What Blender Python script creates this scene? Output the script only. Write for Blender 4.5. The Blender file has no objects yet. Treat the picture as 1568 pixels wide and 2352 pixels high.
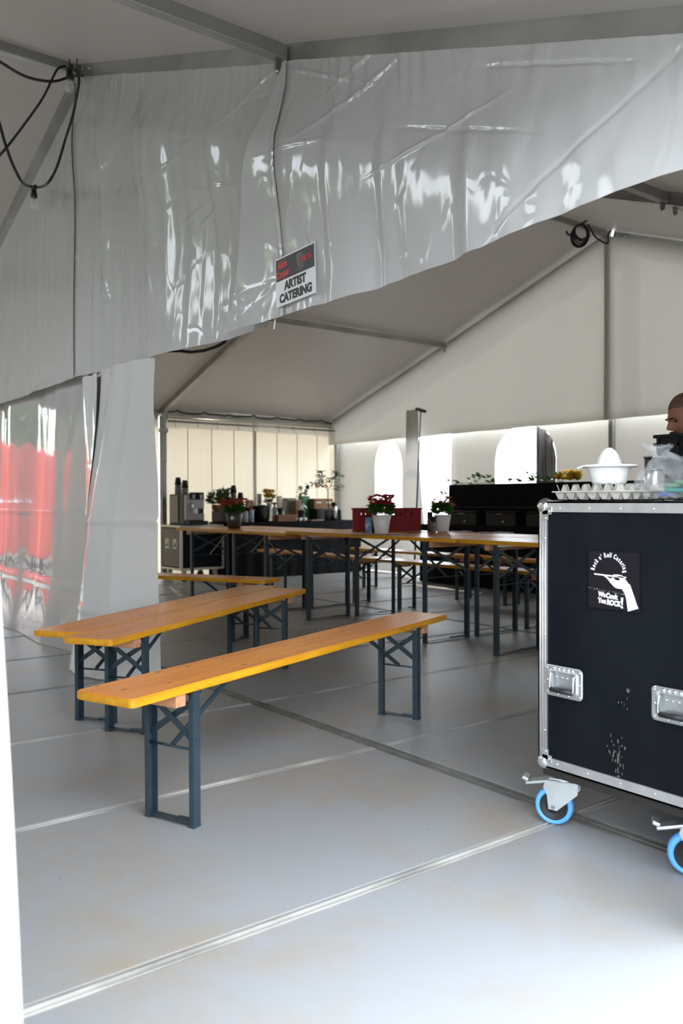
import bpy, bmesh, math, random
from mathutils import Vector, Matrix, noise
R = math.radians
random.seed(7)
sc = bpy.context.scene
col = sc.collection

# ------------------------------------------------------------------ camera
# world axes follow the tent: X along the ridge, Y across it, Z up; metres
FPX, PITCH, ROLL, YAW, CAMH = 1949.13, R(-0.75522), R(-0.18713), R(52.72752), 1.06566
CF = Vector((math.cos(YAW)*math.cos(PITCH), math.sin(YAW)*math.cos(PITCH), math.sin(PITCH)))
_r = Vector((math.sin(YAW), -math.cos(YAW), 0)); _u = _r.cross(CF)
CR = _r*math.cos(ROLL) + _u*math.sin(ROLL); CU = CR.cross(CF)
CO = Vector((0, 0, CAMH))
cam_d = bpy.data.cameras.new('camera'); cam = bpy.data.objects.new('camera', cam_d); col.objects.link(cam)
cam.matrix_world = Matrix(((CR.x, CU.x, -CF.x, CO.x), (CR.y, CU.y, -CF.y, CO.y), (CR.z, CU.z, -CF.z, CO.z), (0, 0, 0, 1)))
cam_d.sensor_fit = 'VERTICAL'; cam_d.sensor_height = 36.0; cam_d.sensor_width = 24.0
cam_d.lens = FPX/2352*36.0; cam_d.clip_start = 0.02
cam_d.dof.use_dof = True; cam_d.dof.focus_distance = 3.6; cam_d.dof.aperture_fstop = 3.2
sc.camera = cam
def hit(x, y, ax, val):
    d = CF + CR*((x-784)/FPX) - CU*((y-1176)/FPX)
    return CO + d*((val-CO[ax])/d[ax])

# ------------------------------------------------------------------ sky, sun, exposure
world = bpy.data.worlds.new('world'); sc.world = world; world.use_nodes = True
nt = world.node_tree; nt.nodes.clear()
wo = nt.nodes.new('ShaderNodeOutputWorld'); wb = nt.nodes.new('ShaderNodeBackground')
wb.inputs['Color'].default_value = (0.86, 0.93, 1.0, 1); wb.inputs['Strength'].default_value = 7.4
nt.links.new(wb.outputs[0], wo.inputs[0])
sun_d = bpy.data.lights.new('sun', 'SUN'); sun_d.energy = 7.5; sun_d.angle = R(1.5); sun_d.color = (1.0, 0.9, 0.74)
sun = bpy.data.objects.new('sun', sun_d); col.objects.link(sun)
_sd = Vector((0.28, 0.80, 0.62)).normalized()          # towards the sun: beyond the far left wall
sun.rotation_euler = _sd.to_track_quat('Z', 'Y').to_euler()
vs = sc.view_settings
vs.view_transform = 'Standard'; vs.look = 'None'; vs.gamma = 1.0; vs.use_curve_mapping = False
vs.exposure = 0.18

# ------------------------------------------------------------------ materials
MATS = {}
def mat(name, c, rough=.5, metal=0., spec=.5, noise_amt=0., nscale=8., bump=0., bscale=40., coat=0., coat_r=.1,
        translucent=0., tcol=None, c2=None, stretch=(1, 1, 1), emit=None, alpha=None, bdist=.01, bstretch=None):
    if name in MATS: return MATS[name]
    m = bpy.data.materials.new(name); m.use_nodes = True; t = m.node_tree; N = t.nodes; L = t.links
    b = N['Principled BSDF']; out = N['Material Output']
    b.inputs['Base Color'].default_value = (*c, 1); b.inputs['Roughness'].default_value = rough
    b.inputs['Metallic'].default_value = metal; b.inputs['Specular IOR Level'].default_value = spec
    b.inputs['Coat Weight'].default_value = coat; b.inputs['Coat Roughness'].default_value = coat_r
    tc = N.new('ShaderNodeTexCoord'); mp = N.new('ShaderNodeMapping'); mp.inputs['Scale'].default_value = stretch
    L.new(tc.outputs['Object'], mp.inputs[0])
    colsock = None
    if noise_amt > 0 or c2:
        n = N.new('ShaderNodeTexNoise'); n.inputs['Scale'].default_value = nscale; n.inputs['Detail'].default_value = 6
        L.new(mp.outputs[0], n.inputs['Vector'])
        mx = N.new('ShaderNodeMix'); mx.data_type = 'RGBA'
        c2 = c2 or tuple(v*(1-noise_amt) for v in c)
        mx.inputs[6].default_value = (*c, 1); mx.inputs[7].default_value = (*c2, 1)
        rp = N.new('ShaderNodeMapRange'); rp.inputs[1].default_value = .35; rp.inputs[2].default_value = .68
        L.new(n.outputs[0], rp.inputs[0]); L.new(rp.outputs[0], mx.inputs[0])
        L.new(mx.outputs[2], b.inputs['Base Color']); colsock = mx.outputs[2]
    bs = None
    if bump > 0:
        n2 = N.new('ShaderNodeTexNoise'); n2.inputs['Scale'].default_value = bscale; n2.inputs['Detail'].default_value = 5
        mp2 = N.new('ShaderNodeMapping'); mp2.inputs['Scale'].default_value = bstretch or stretch
        L.new(tc.outputs['Object'], mp2.inputs[0]); L.new(mp2.outputs[0], n2.inputs['Vector'])
        bp = N.new('ShaderNodeBump'); bp.inputs['Strength'].default_value = bump; bp.inputs['Distance'].default_value = bdist
        L.new(n2.outputs[0], bp.inputs['Height']); L.new(bp.outputs[0], b.inputs['Normal']); bs = bp
    if emit:
        b.inputs['Emission Color'].default_value = (*emit[0], 1); b.inputs['Emission Strength'].default_value = emit[1]
    if translucent > 0:
        tr = N.new('ShaderNodeBsdfTranslucent'); tr.inputs[0].default_value = (*(tcol or c), 1)
        ms = N.new('ShaderNodeMixShader'); ms.inputs[0].default_value = translucent
        L.new(b.outputs[0], ms.inputs[1]); L.new(tr.outputs[0], ms.inputs[2]); L.new(ms.outputs[0], out.inputs[0])
    if alpha is not None:
        tp = N.new('ShaderNodeBsdfTransparent'); ms = N.new('ShaderNodeMixShader'); ms.inputs[0].default_value = alpha
        L.new(tp.outputs[0], ms.inputs[1]); L.new(b.outputs[0], ms.inputs[2]); L.new(ms.outputs[0], out.inputs[0])
    MATS[name] = m
    return m

def pvc(name, c, tr, tcol, rough=.22, bump=.35, bscale=5.0, dirt=.1):
    """glossy tarpaulin: fine creases, faint dirt, a little light through"""
    m = bpy.data.materials.new(name); m.use_nodes = True; t = m.node_tree; N = t.nodes; L = t.links
    b = N['Principled BSDF']; out = N['Material Output']
    tc = N.new('ShaderNodeTexCoord')
    n = N.new('ShaderNodeTexNoise'); n.inputs['Scale'].default_value = 1.3; n.inputs['Detail'].default_value = 8
    L.new(tc.outputs['Object'], n.inputs['Vector'])
    mx = N.new('ShaderNodeMix'); mx.data_type = 'RGBA'; mx.inputs[6].default_value = (*c, 1)
    mx.inputs[7].default_value = (*[v*(1-dirt) for v in c], 1); L.new(n.outputs[0], mx.inputs[0])
    sp = N.new('ShaderNodeTexNoise'); sp.inputs['Scale'].default_value = 45; sp.inputs['Detail'].default_value = 2
    L.new(tc.outputs['Object'], sp.inputs['Vector'])
    st = N.new('ShaderNodeMapRange'); st.inputs[1].default_value = .80; st.inputs[2].default_value = .83
    L.new(sp.outputs[0], st.inputs[0])
    mx2 = N.new('ShaderNodeMix'); mx2.data_type = 'RGBA'; mx2.inputs[7].default_value = (.08, .07, .06, 1)
    L.new(mx.outputs[2], mx2.inputs[6]); L.new(st.outputs[0], mx2.inputs[0])
    L.new(mx2.outputs[2], b.inputs['Base Color'])
    b.inputs['Roughness'].default_value = rough; b.inputs['Specular IOR Level'].default_value = .5
    v = N.new('ShaderNodeTexVoronoi'); v.feature = 'DISTANCE_TO_EDGE'; v.inputs['Scale'].default_value = bscale*.55
    n3 = N.new('ShaderNodeTexNoise'); n3.inputs['Scale'].default_value = bscale; n3.inputs['Detail'].default_value = 1.5; n3.inputs['Distortion'].default_value = .4
    mp = N.new('ShaderNodeMapping'); mp.inputs['Scale'].default_value = (1, 1, .45); L.new(tc.outputs['Object'], mp.inputs[0])
    L.new(mp.outputs[0], n3.inputs['Vector'])
    vm = N.new('ShaderNodeVectorMath'); vm.operation = 'MULTIPLY_ADD'; vm.inputs[1].default_value = (.25, .25, .25)
    L.new(n3.outputs[1], vm.inputs[0]); L.new(tc.outputs['Object'], vm.inputs[2]); L.new(vm.outputs[0], v.inputs['Vector'])
    cr = N.new('ShaderNodeMapRange'); cr.inputs[1].default_value = 0; cr.inputs[2].default_value = .06; L.new(v.outputs[0], cr.inputs[0])
    ad = N.new('ShaderNodeMath'); ad.operation = 'MULTIPLY_ADD'; ad.inputs[1].default_value = .12
    L.new(cr.outputs[0], ad.inputs[0]); L.new(n3.outputs[0], ad.inputs[2])
    bp = N.new('ShaderNodeBump'); bp.inputs['Strength'].default_value = bump; bp.inputs['Distance'].default_value = .02
    L.new(ad.outputs[0], bp.inputs['Height']); L.new(bp.outputs[0], b.inputs['Normal'])
    tr_ = N.new('ShaderNodeBsdfTranslucent'); tr_.inputs[0].default_value = (*tcol, 1)
    ms = N.new('ShaderNodeMixShader'); ms.inputs[0].default_value = tr
    L.new(b.outputs[0], ms.inputs[1]); L.new(tr_.outputs[0], ms.inputs[2]); L.new(ms.outputs[0], out.inputs[0])
    MATS[name] = m; return m

M_HEAD = pvc('white_tarpaulin', (.50, .50, .50), .02, (.6, .6, .6), rough=.10, bump=.42)
M_WALL = pvc('grey_tarpaulin', (.48, .48, .47), .03, (.6, .58, .52), rough=.20, bump=.3)
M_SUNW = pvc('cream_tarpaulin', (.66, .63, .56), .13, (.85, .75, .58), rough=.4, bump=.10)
M_GABLE = pvc('gable_tarpaulin', (.60, .59, .56), .085, (.72, .68, .60), rough=.22, bump=.3)
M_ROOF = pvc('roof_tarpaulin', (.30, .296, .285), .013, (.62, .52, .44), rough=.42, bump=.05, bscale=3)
M_CURT = pvc('curtain_tarpaulin', (.60, .60, .59), .03, (.7, .7, .66), rough=.13, bump=.35)
M_OUTC = pvc('entrance_tarpaulin', (.70, .70, .70), .015, (.8, .8, .8), rough=.3, bump=.12)
def floor_material():
    m = bpy.data.materials.new('grey_floor_board'); m.use_nodes = True; t = m.node_tree; N = t.nodes; L = t.links
    b = N['Principled BSDF']; tc = N.new('ShaderNodeTexCoord'); geo = N.new('ShaderNodeNewGeometry')
    n = N.new('ShaderNodeTexNoise'); n.inputs['Scale'].default_value = 1.7; n.inputs['Detail'].default_value = 10; n.inputs['Roughness'].default_value = .65
    L.new(geo.outputs['Position'], n.inputs['Vector'])
    rp = N.new('ShaderNodeMapRange'); rp.inputs[1].default_value = .46; rp.inputs[2].default_value = .72; L.new(n.outputs[0], rp.inputs[0])
    mx = N.new('ShaderNodeMix'); mx.data_type = 'RGBA'; mx.inputs[6].default_value = (.30, .31, .325, 1); mx.inputs[7].default_value = (.31, .262, .205, 1)
    L.new(rp.outputs[0], mx.inputs[0])
    s = N.new('ShaderNodeTexNoise'); s.inputs['Scale'].default_value = 30; s.inputs['Detail'].default_value = 3; L.new(geo.outputs['Position'], s.inputs['Vector'])
    rs = N.new('ShaderNodeMapRange'); rs.inputs[1].default_value = .74; rs.inputs[2].default_value = .78; L.new(s.outputs[0], rs.inputs[0])
    mx2 = N.new('ShaderNodeMix'); mx2.data_type = 'RGBA'; mx2.inputs[7].default_value = (.10, .085, .07, 1)
    L.new(mx.outputs[2], mx2.inputs[6]); L.new(rs.outputs[0], mx2.inputs[0]); L.new(mx2.outputs[2], b.inputs['Base Color'])
    b.inputs['Roughness'].default_value = .42; b.inputs['Specular IOR Level'].default_value = .45
    # fine pressed grid of the phenolic face
    ck = N.new('ShaderNodeTexWave'); ck.inputs['Scale'].default_value = 28; ck.bands_direction = 'X'; L.new(geo.outputs['Position'], ck.inputs['Vector'])
    ck2 = N.new('ShaderNodeTexWave'); ck2.inputs['Scale'].default_value = 28; ck2.bands_direction = 'Y'; L.new(geo.outputs['Position'], ck2.inputs['Vector'])
    ml = N.new('ShaderNodeMath'); ml.operation = 'MULTIPLY'; L.new(ck.outputs[1], ml.inputs[0]); L.new(ck2.outputs[1], ml.inputs[1])
    bp = N.new('ShaderNodeBump'); bp.inputs['Strength'].default_value = .15; bp.inputs['Distance'].default_value = .0015
    L.new(ml.outputs[0], bp.inputs['Height']); L.new(bp.outputs[0], b.inputs['Normal'])
    return m
M_FLOOR = floor_material()
M_ALU = mat('aluminium', (.46, .46, .44), .42, .75, noise_amt=.25, nscale=3)
M_ALUF = mat('joint_aluminium', (.56, .55, .52), .38, .35, noise_amt=.55, nscale=9, stretch=(.3, 1, 1))
M_RAIL = mat('rail_aluminium', (.27, .275, .26), .4, .3, noise_amt=.5, nscale=6)
M_ALUC = mat('case_aluminium', (.72, .72, .73), .33, .85, noise_amt=.15, nscale=20)
M_ZINC = mat('zinc', (.62, .66, .68), .28, .8, noise_amt=.15, nscale=15)
M_CHROME = mat('chrome', (.75, .77, .78), .14, 1.0)
M_STEEL = mat('steel', (.45, .45, .45), .25, 1.0)
M_DARKGAP = mat('dark_gap', (.02, .02, .02), .9)
M_CABLE = mat('cable_rubber', (.012, .012, .014), .5)
M_BLK = mat('black_plastic', (.010, .011, .013), .5, spec=.3)
M_CLOTH = mat('black_cloth', (.010, .010, .011), .9, spec=.1, bump=.2, bscale=60)
M_LAM = mat('black_laminate', (.005, .006, .009), .62, spec=.07, c2=(.008, .010, .013), nscale=6, stretch=(1, 1, .35), bump=.15, bscale=300, bdist=.001)
M_WOOD = mat('orange_lacquered_wood', (.78, .28, .030), .30, spec=.32, c2=(.62, .185, .018), nscale=5, stretch=(.35, 5, 5), bump=.02, bscale=12)
M_EDGE = mat('yellow_lacquered_edge', (.76, .37, .02), .32, spec=.3, c2=(.58, .25, .012), nscale=9, stretch=(.5, 3, 3))
M_KNOT = mat('wood_knot', (.26, .09, .018), .35, spec=.3, c2=(.36, .13, .02), nscale=60)
M_BATTEN = mat('raw_pine', (.62, .31, .18), .6, c2=(.48, .21, .11), nscale=9, stretch=(6, .4, 6))
M_LEG = mat('blue_grey_painted_steel', (.022, .040, .056), .38, spec=.5, c2=(.03, .05, .066), nscale=20)
M_WHITE = mat('white_glaze', (.80, .79, .77), .3)
M_JUICE = mat('white_plastic', (.86, .86, .86), .28)
M_PULP = mat('grey_pulp', (.50, .48, .43), .9, noise_amt=.2, nscale=60, bump=.3, bscale=200, bdist=.001)
M_RED = mat('red_plastic', (.27, .004, .010), .5, spec=.2, noise_amt=.25, nscale=9)
M_LEAF = mat('leaf_green', (.045, .12, .022), .45, c2=(.02, .06, .012), nscale=20, translucent=.25, tcol=(.12, .3, .03))
M_LEAFD = mat('dark_leaf_green', (.025, .065, .018), .5, c2=(.012, .035, .010), nscale=20, translucent=.15, tcol=(.06, .16, .03))
M_FRED = mat('red_petals', (.55, .03, .03), .5, translucent=.2, tcol=(.7, .05, .04))
M_FORA = mat('orange_petals', (.62, .20, .06), .5, translucent=.2, tcol=(.7, .25, .06))
M_FYEL = mat('yellow_petals', (.75, .48, .02), .5, translucent=.25, tcol=(.9, .6, .03))
M_FWHI = mat('cream_petals', (.75, .70, .45), .5, translucent=.2, tcol=(.8, .75, .5))
M_GREYPOT = mat('charcoal_pot', (.055, .058, .06), .45)
M_TERRA = mat('terracotta', (.30, .12, .06), .8)
M_CARD = mat('cardboard', (.22, .11, .055), .8, noise_amt=.2, nscale=10)
M_PAPER = mat('paper', (.78, .77, .78), .6)
M_PRINT = mat('black_print', (.012, .012, .013), .5)
M_REDP = mat('red_print', (.50, .02, .02), .5)
M_GREYP = mat('pale_print', (.10, .085, .075), .5, c2=(.014, .013, .013), nscale=16)
M_WPRINT = mat('white_print', (.85, .84, .88), .45)
M_STICK = mat('black_vinyl', (.009, .008, .012), .3, spec=.25, bump=.2, bscale=25, bdist=.002)
M_SCUFF = mat('pale_scuff', (.24, .22, .19), .8, alpha=.35)
M_BLUE = mat('blue_rubber', (.10, .36, .80), .4)
M_GLASS = mat('clear_glass', (.8, .85, .85), .05, alpha=.22)
M_BULB = mat('bulb_glass', (.8, .8, .78), .05, alpha=.28)
M_WIN = mat('clear_foil', (.85, .85, .85), .08, alpha=.16, bump=.4, bscale=7, bstretch=(1, 1, .2), bdist=.02)
M_BAG = mat('plastic_film', (.80, .82, .86), .07, alpha=.15, spec=1.0, bump=.9, bscale=26, bdist=.02)
M_SKIN = mat('skin', (.46, .20, .125), .5, noise_amt=.2, nscale=14)
M_HAIR = mat('dark_hair', (.03, .022, .018), .7)
M_STUB = mat('shaved_hair', (.20, .115, .085), .7, noise_amt=.3, nscale=80)
M_SHIRT = mat('black_shirt', (.02, .02, .022), .85)
M_TROU = mat('dark_trousers', (.03, .032, .04), .85)
M_COFS = mat('brushed_silver', (.36, .36, .36), .35, .7)
M_COFD = mat('dark_panel', (.016, .017, .019), .4, spec=.3)
M_CUP = mat('grey_paper_cup', (.26, .25, .24), .7)
M_GREEN = mat('green_pack', (.03, .16, .05), .5)
M_TEAL = mat('teal_glass', (.03, .12, .13), .15, alpha=.75)
M_BLUEL = mat('blue_label', (.06, .20, .42), .4, c2=(.55, .6, .62), nscale=25)
M_CASEG = mat('grey_case_panel', (.16, .15, .13), .6, noise_amt=.1)
M_GROUND = mat('pale_paving', (.24, .235, .22), .9, noise_amt=.25, nscale=3)
M_GRASS = mat('meadow', (.10, .16, .05), .9, noise_amt=.4, nscale=2)
M_TRUCK = mat('red_lacquer', (.60, .07, .055), .4)
M_TREEL = mat('tree_foliage', (.09, .15, .035), .7, c2=(.04, .08, .018), nscale=6, translucent=.45, tcol=(.38, .52, .10))
M_BARK = mat('bark', (.09, .065, .045), .9, noise_amt=.3)
M_VANW = mat('van_white', (.75, .76, .77), .4)  # plain white van paint, no emission
M_FRUIT = mat('orange_fruit', (.65, .22, .02), .5)
M_BROWNL = mat('tea_packets', (.25, .07, .05), .6, c2=(.45, .32, .18), nscale=40)

# ------------------------------------------------------------------ mesh helpers
class MB:
    def __init__(s): s.bm = bmesh.new()
    def box(s, c, d, rot=None, bev=0, mi=0):
        r = bmesh.ops.create_cube(s.bm, size=1); vs_ = r['verts']
        bmesh.ops.scale(s.bm, vec=d, verts=vs_)
        if bev > 0:
            es = list({e for v in vs_ for e in v.link_edges})
            q = bmesh.ops.bevel(s.bm, geom=es, offset=bev, segments=2, affect='EDGES', profile=.5)
            vs_ = list({v for f in q['faces'] for v in f.verts} | {v for v in vs_ if v.is_valid})
        if rot is not None: bmesh.ops.rotate(s.bm, matrix=rot, verts=vs_)
        bmesh.ops.translate(s.bm, vec=c, verts=vs_)
        if mi:
            for f in {f for v in vs_ for f in v.link_faces}: f.material_index = mi
        return s
    def bar(s, a, b, w, h, up=(0, 0, 1)):
        a = Vector(a); b = Vector(b); z = (b-a); L = z.length; z.normalize()
        u = Vector(up); x = u.cross(z)
        if x.length < 1e-4: x = Vector((1, 0, 0)).cross(z)
        x.normalize(); y = z.cross(x)
        s.box((a+b)/2, (w, h, L), Matrix((x, y, z)).transposed()); return s
    def tube(s, pts, r, n=8, cap=True):
        pts = [Vector(p) for p in pts]; rings = []
        rr = r if isinstance(r, (list, tuple)) else [r]*len(pts)
        px = None
        for i, p in enumerate(pts):
            t = (pts[min(i+1, len(pts)-1)]-pts[max(i-1, 0)]).normalized()
            if px is None:
                px = t.orthogonal().normalized()
            px = (px - t*px.dot(t));
            px = px.normalized() if px.length > 1e-6 else t.orthogonal().normalized()
            py = t.cross(px)
            rings.append([s.bm.verts.new(p+(px*math.cos(2*math.pi*k/n)+py*math.sin(2*math.pi*k/n))*rr[i]) for k in range(n)])
        for a, b in zip(rings, rings[1:]):
            for k in range(n):
                s.bm.faces.new((a[k], a[(k+1) % n], b[(k+1) % n], b[k])).smooth = True
        if cap:
            s.bm.faces.new(rings[0][::-1]); s.bm.faces.new(rings[-1])
        return s
    def lathe(s, prof, n=24, c=(0, 0, 0), smooth=True, mod=None):
        c = Vector(c); rings = []
        for (r, z) in prof:
            ring = []
            for k in range(n):
                a = 2*math.pi*k/n; q = r*(mod(a, z) if mod else 1)
                ring.append(s.bm.verts.new(c+Vector((q*math.cos(a), q*math.sin(a), z))))
            rings.append(ring)
        for a, b in zip(rings, rings[1:]):
            for k in range(n):
                s.bm.faces.new((a[k], a[(k+1) % n], b[(k+1) % n], b[k])).smooth = smooth
        if prof[0][0] > 1e-5: s.bm.faces.new(rings[0][::-1])
        if prof[-1][0] > 1e-5: s.bm.faces.new(rings[-1])
        return s
    def poly(s, pts, th, nrm, mi=0):
        """flat outline with thickness th along nrm"""
        nrm = Vector(nrm).normalized(); a = [s.bm.verts.new(Vector(p)) for p in pts]; b = [s.bm.verts.new(Vector(p)+nrm*th) for p in pts]
        n = len(pts)
        fs = [s.bm.faces.new(a), s.bm.faces.new(b[::-1])]
        for k in range(n): fs.append(s.bm.faces.new((a[k], b[k], b[(k+1) % n], a[(k+1) % n])))
        for f in fs: f.material_index = mi
        return s
    def ball(s, c, r, sx=1, sy=1, sz=1, sub=2):
        q = bmesh.ops.create_icosphere(s.bm, subdivisions=sub, radius=r)
        bmesh.ops.scale(s.bm, vec=(sx, sy, sz), verts=q['verts']); bmesh.ops.translate(s.bm, vec=c, verts=q['verts'])
        for v in q['verts']:
            for f in v.link_faces: f.smooth = True
        return s
    def leaf(s, p, d, up, L, W):
        p = Vector(p); d = Vector(d).normalized(); sd = d.cross(Vector(up))
        if sd.length < 1e-4: sd = d.orthogonal()
        sd.normalize(); nn = sd.cross(d)
        v = [s.bm.verts.new(q) for q in (p, p+d*L*.45+sd*W*.5+nn*W*.12, p+d*L-nn*L*.1, p+d*L*.45-sd*W*.5+nn*W*.12)]
        s.bm.faces.new((v[0], v[1], v[2])); s.bm.faces.new((v[0], v[2], v[3])); return s
    def mesh(s, name):
        bmesh.ops.recalc_face_normals(s.bm, faces=s.bm.faces[:])
        me = bpy.data.meshes.new(name); s.bm.to_mesh(me); s.bm.free(); return me
    def build(s, name, m, parent=None, **k): return obj(name, s.mesh(name), m, parent, **k)

def obj(name, me, m, parent=None, label=None, cat=None, group=None, kind=None, loc=None, smooth=False):
    o = bpy.data.objects.new(name, me); col.objects.link(o)
    for q in (m if isinstance(m, (list, tuple)) else [m]): me.materials.append(q)
    if parent: o.parent = parent
    if loc: o.location = loc
    if smooth:
        for p in me.polygons: p.use_smooth = True
    return tag(o, label, cat, group, kind)
def tag(o, label=None, cat=None, group=None, kind=None):
    if label: o['label'] = label
    if cat: o['category'] = cat
    if group: o['group'] = group
    if kind: o['kind'] = kind
    return o
def thing(name, label=None, cat=None, loc=(0, 0, 0), rz=0, group=None, kind=None):
    o = bpy.data.objects.new(name, None); col.objects.link(o); o.empty_display_size = .05
    o.location = loc; o.rotation_euler = (0, 0, rz); return tag(o, label, cat, group, kind)
KIDS = {}
def copy_tree(o, parent=None):
    c = o.copy(); col.objects.link(c); c.parent = parent
    for ch in [q for q in col.objects if q.parent == o]: copy_tree(ch, c)
    return c
def sheet(fn, nu, nv, name='sheet'):
    """grid mesh fn(u,v)->xyz, u,v in 0..1"""
    vs_ = []; fs = []
    for i in range(nu+1):
        for j in range(nv+1): vs_.append(fn(i/nu, j/nv))
    for i in range(nu):
        for j in range(nv):
            a = i*(nv+1)+j; fs.append((a, a+1, a+nv+2, a+nv+1))
    me = bpy.data.meshes.new(name); me.from_pydata(vs_, [], fs)
    for p in me.polygons: p.use_smooth = True
    return me
def text_mesh(s, size, bold=0., ext=.0004, align='CENTER', sx=1.):
    cu = bpy.data.curves.new('t', 'FONT'); cu.body = s; cu.size = size; cu.offset = bold; cu.extrude = ext
    cu.align_x = align; cu.resolution_u = 3
    o = bpy.data.objects.new('t', cu); col.objects.link(o)
    dg = bpy.context.evaluated_depsgraph_get(); me = bpy.data.meshes.new_from_object(o.evaluated_get(dg))
    bpy.data.objects.remove(o); bpy.data.curves.remove(cu)
    if sx != 1.: me.transform(Matrix.Diagonal((sx, 1, 1, 1)))
    return me
def nz(x, y, z=0.): return noise.noise((x, y, z))
def lerp(a, b, t): return a+(b-a)*t
def interp(x, pts):
    if x <= pts[0][0]: return pts[0][1]
    for (a, ya), (b, yb) in zip(pts, pts[1:]):
        if x <= b: return lerp(ya, yb, (x-a)/(b-a))
    return pts[-1][1]

# ------------------------------------------------------------------ tent dimensions
PX, MX, QX, NX = 2.14, 5.14, 8.14, -0.86        # frames along the ridge
YR, ZR = 5.72, 3.99; KR, KL = .3736, .3307      # ridge, slopes towards the camera side and the far side
YL, YE = 10.88, 1.10                             # far and near eave
def zline(Y): return ZR-KR*(YR-Y) if Y < YR else ZR-KL*(Y-YR)
ZEL, ZER = zline(YL), zline(YE)

# ------------------------------------------------------------------ ground and floor
MB().box((4, 6, -.19), (160, 160, .1)).build('ground', M_GROUND, kind='structure')
fl = thing('floor', kind='structure')
MB().box((3.85, 4.6, -.095), (9.2, 13.6, .07)).build('floor_base', M_DARKGAP, fl)
XS = [-.65, 2.35, 5.35, 8.35]; YS = [1.805+1.018*k for k in range(-4, 10)]
W_ = .022
pm = {}
for i in range(len(XS)-1):
    for j in range(len(YS)-1):
        if YS[j+1] > YL+.4: continue
        x0, x1 = XS[i]+.036, XS[i+1]-.036; y0, y1 = YS[j]+W_, YS[j+1]-W_
        b = MB(); b.box((0, 0, -.02), (x1-x0, y1-y0, .04), bev=.003)
        me = pm.get((i, 0)) or b.mesh('floor_panel'); pm[(i, 0)] = me
        o = bpy.data.objects.new('floor_panel', me); col.objects.link(o); o.parent = fl
        if not me.materials: me.materials.append(M_FLOOR)
        o.location = ((x0+x1)/2, (y0+y1)/2, random.uniform(-.0015, .0015))
for i in range(len(XS)-1):                        # joints along the tent: two thin ribs and a groove
    for j in range(1, len(YS)-1):
        if YS[j] > YL+.3: continue
        b = MB(); x0, x1 = XS[i]+.036, XS[i+1]-.036
        b.box(((x0+x1)/2, YS[j], -.0125), (x1-x0, W_*2-.005, .02))
        b.box(((x0+x1)/2, YS[j]+.004, -.001), (x1-x0, .006, .008)); b.box(((x0+x1)/2, YS[j]-.017, -.001), (x1-x0, .004, .006))
        b.build('joint_profile', M_ALUF, fl)
for x in XS:
    b = MB(); y0, y1 = YS[0], YS[-2]
    b.box((x, (y0+y1)/2, -.0125), (.066, y1-y0, .018))
    for d in (-.031, .031): b.box((x+d, (y0+y1)/2, -.003), (.004, y1-y0, .007))
    b.box((x+.004, (y0+y1)/2, -.0035), (.012, y1-y0, .006))
    b.build('joint_rail', M_RAIL, fl)

# ------------------------------------------------------------------ roof and frames
ce = thing('ceiling', kind='structure')
for x0, x1 in ((NX, PX), (PX, MX), (MX, QX)):
    for side in (0, 1):
        ya, yb = (YE-.25, YR) if side == 0 else (YR, YL+.25)
        def rf(u, v, x0=x0, x1=x1, ya=ya, yb=yb):
            X = lerp(x0-.03, x1+.03, u); Y = lerp(ya, yb, v)
            z = zline(Y)+.061 + .004*nz(X*2.5, Y*.8, 3)*math.sin(math.pi*u) + .012*math.sin(math.pi*u)
            z += .016*max(0, 1-abs(Y-2.0)/1.6)*nz(X*1.2+Y*3, Y*5, 9)*math.sin(math.pi*u)
            return (X, Y, z)
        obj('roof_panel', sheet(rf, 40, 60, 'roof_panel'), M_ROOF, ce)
def frame_rafter(x, side, label, group=None):
    ya, yb = (YE, YR) if side == 0 else (YL, YR)
    r = thing('rafter', label, 'beam', (x, ya, 0), group=group)
    b = MB(); dy = yb-ya
    s = math.copysign(1, dy); k_ = KR if side == 0 else KL
    b.bar((0, 0, zline(ya)+.022), (0, dy-s*.04, zline(yb)-k_*.04+.022), .075, .06, up=(1, 0, 0))
    b.build('profile', M_ALU, r)
    b = MB()
    b.bar((0, 0, zline(ya)-.022), (0, dy-s*.04, zline(yb)-k_*.04-.022), .010, .072, up=(1, 0, 0)).build('keder_rail', M_ALU, r)
    for t in (.08, .2):
        p = Vector((0, dy-s*t, zline(yb)-k_*t+.03)); MB().tube([p+Vector((-.04, 0, 0)), p+Vector((.04, 0, 0))], .010, 6).build('bolt', M_STEEL, r)
    return r
for x, nm in ((NX, 'frame overhead beside the entrance'), (PX, 'frame carrying the header tarpaulin'), (MX, 'middle frame of the far bays'), (QX, 'frame of the back gable wall')):
    frame_rafter(x, 0, 'grey aluminium rafter rising from entrance side, '+nm)
    frame_rafter(x, 1, 'grey aluminium rafter rising from far left eave, '+nm)
def purlin(x0, x1, Y, label, w=.05, h=.066, dz=.012):
    r = thing('purlin', label, 'beam', (x0, Y, zline(Y)+dz))
    MB().box(((x1-x0)/2, 0, 0), (x1-x0-.07, w, h), bev=.004).build('profile', M_ALU, r)
    for e in (.075, x1-x0-.075): MB().box((e, 0, -h/2-.022), (.03, .02, .044)).tube([(e, 0, -h/2-.04), (e, 0, -h/2-.062)], .011, 8).build('bracket', M_STEEL, r)
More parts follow.
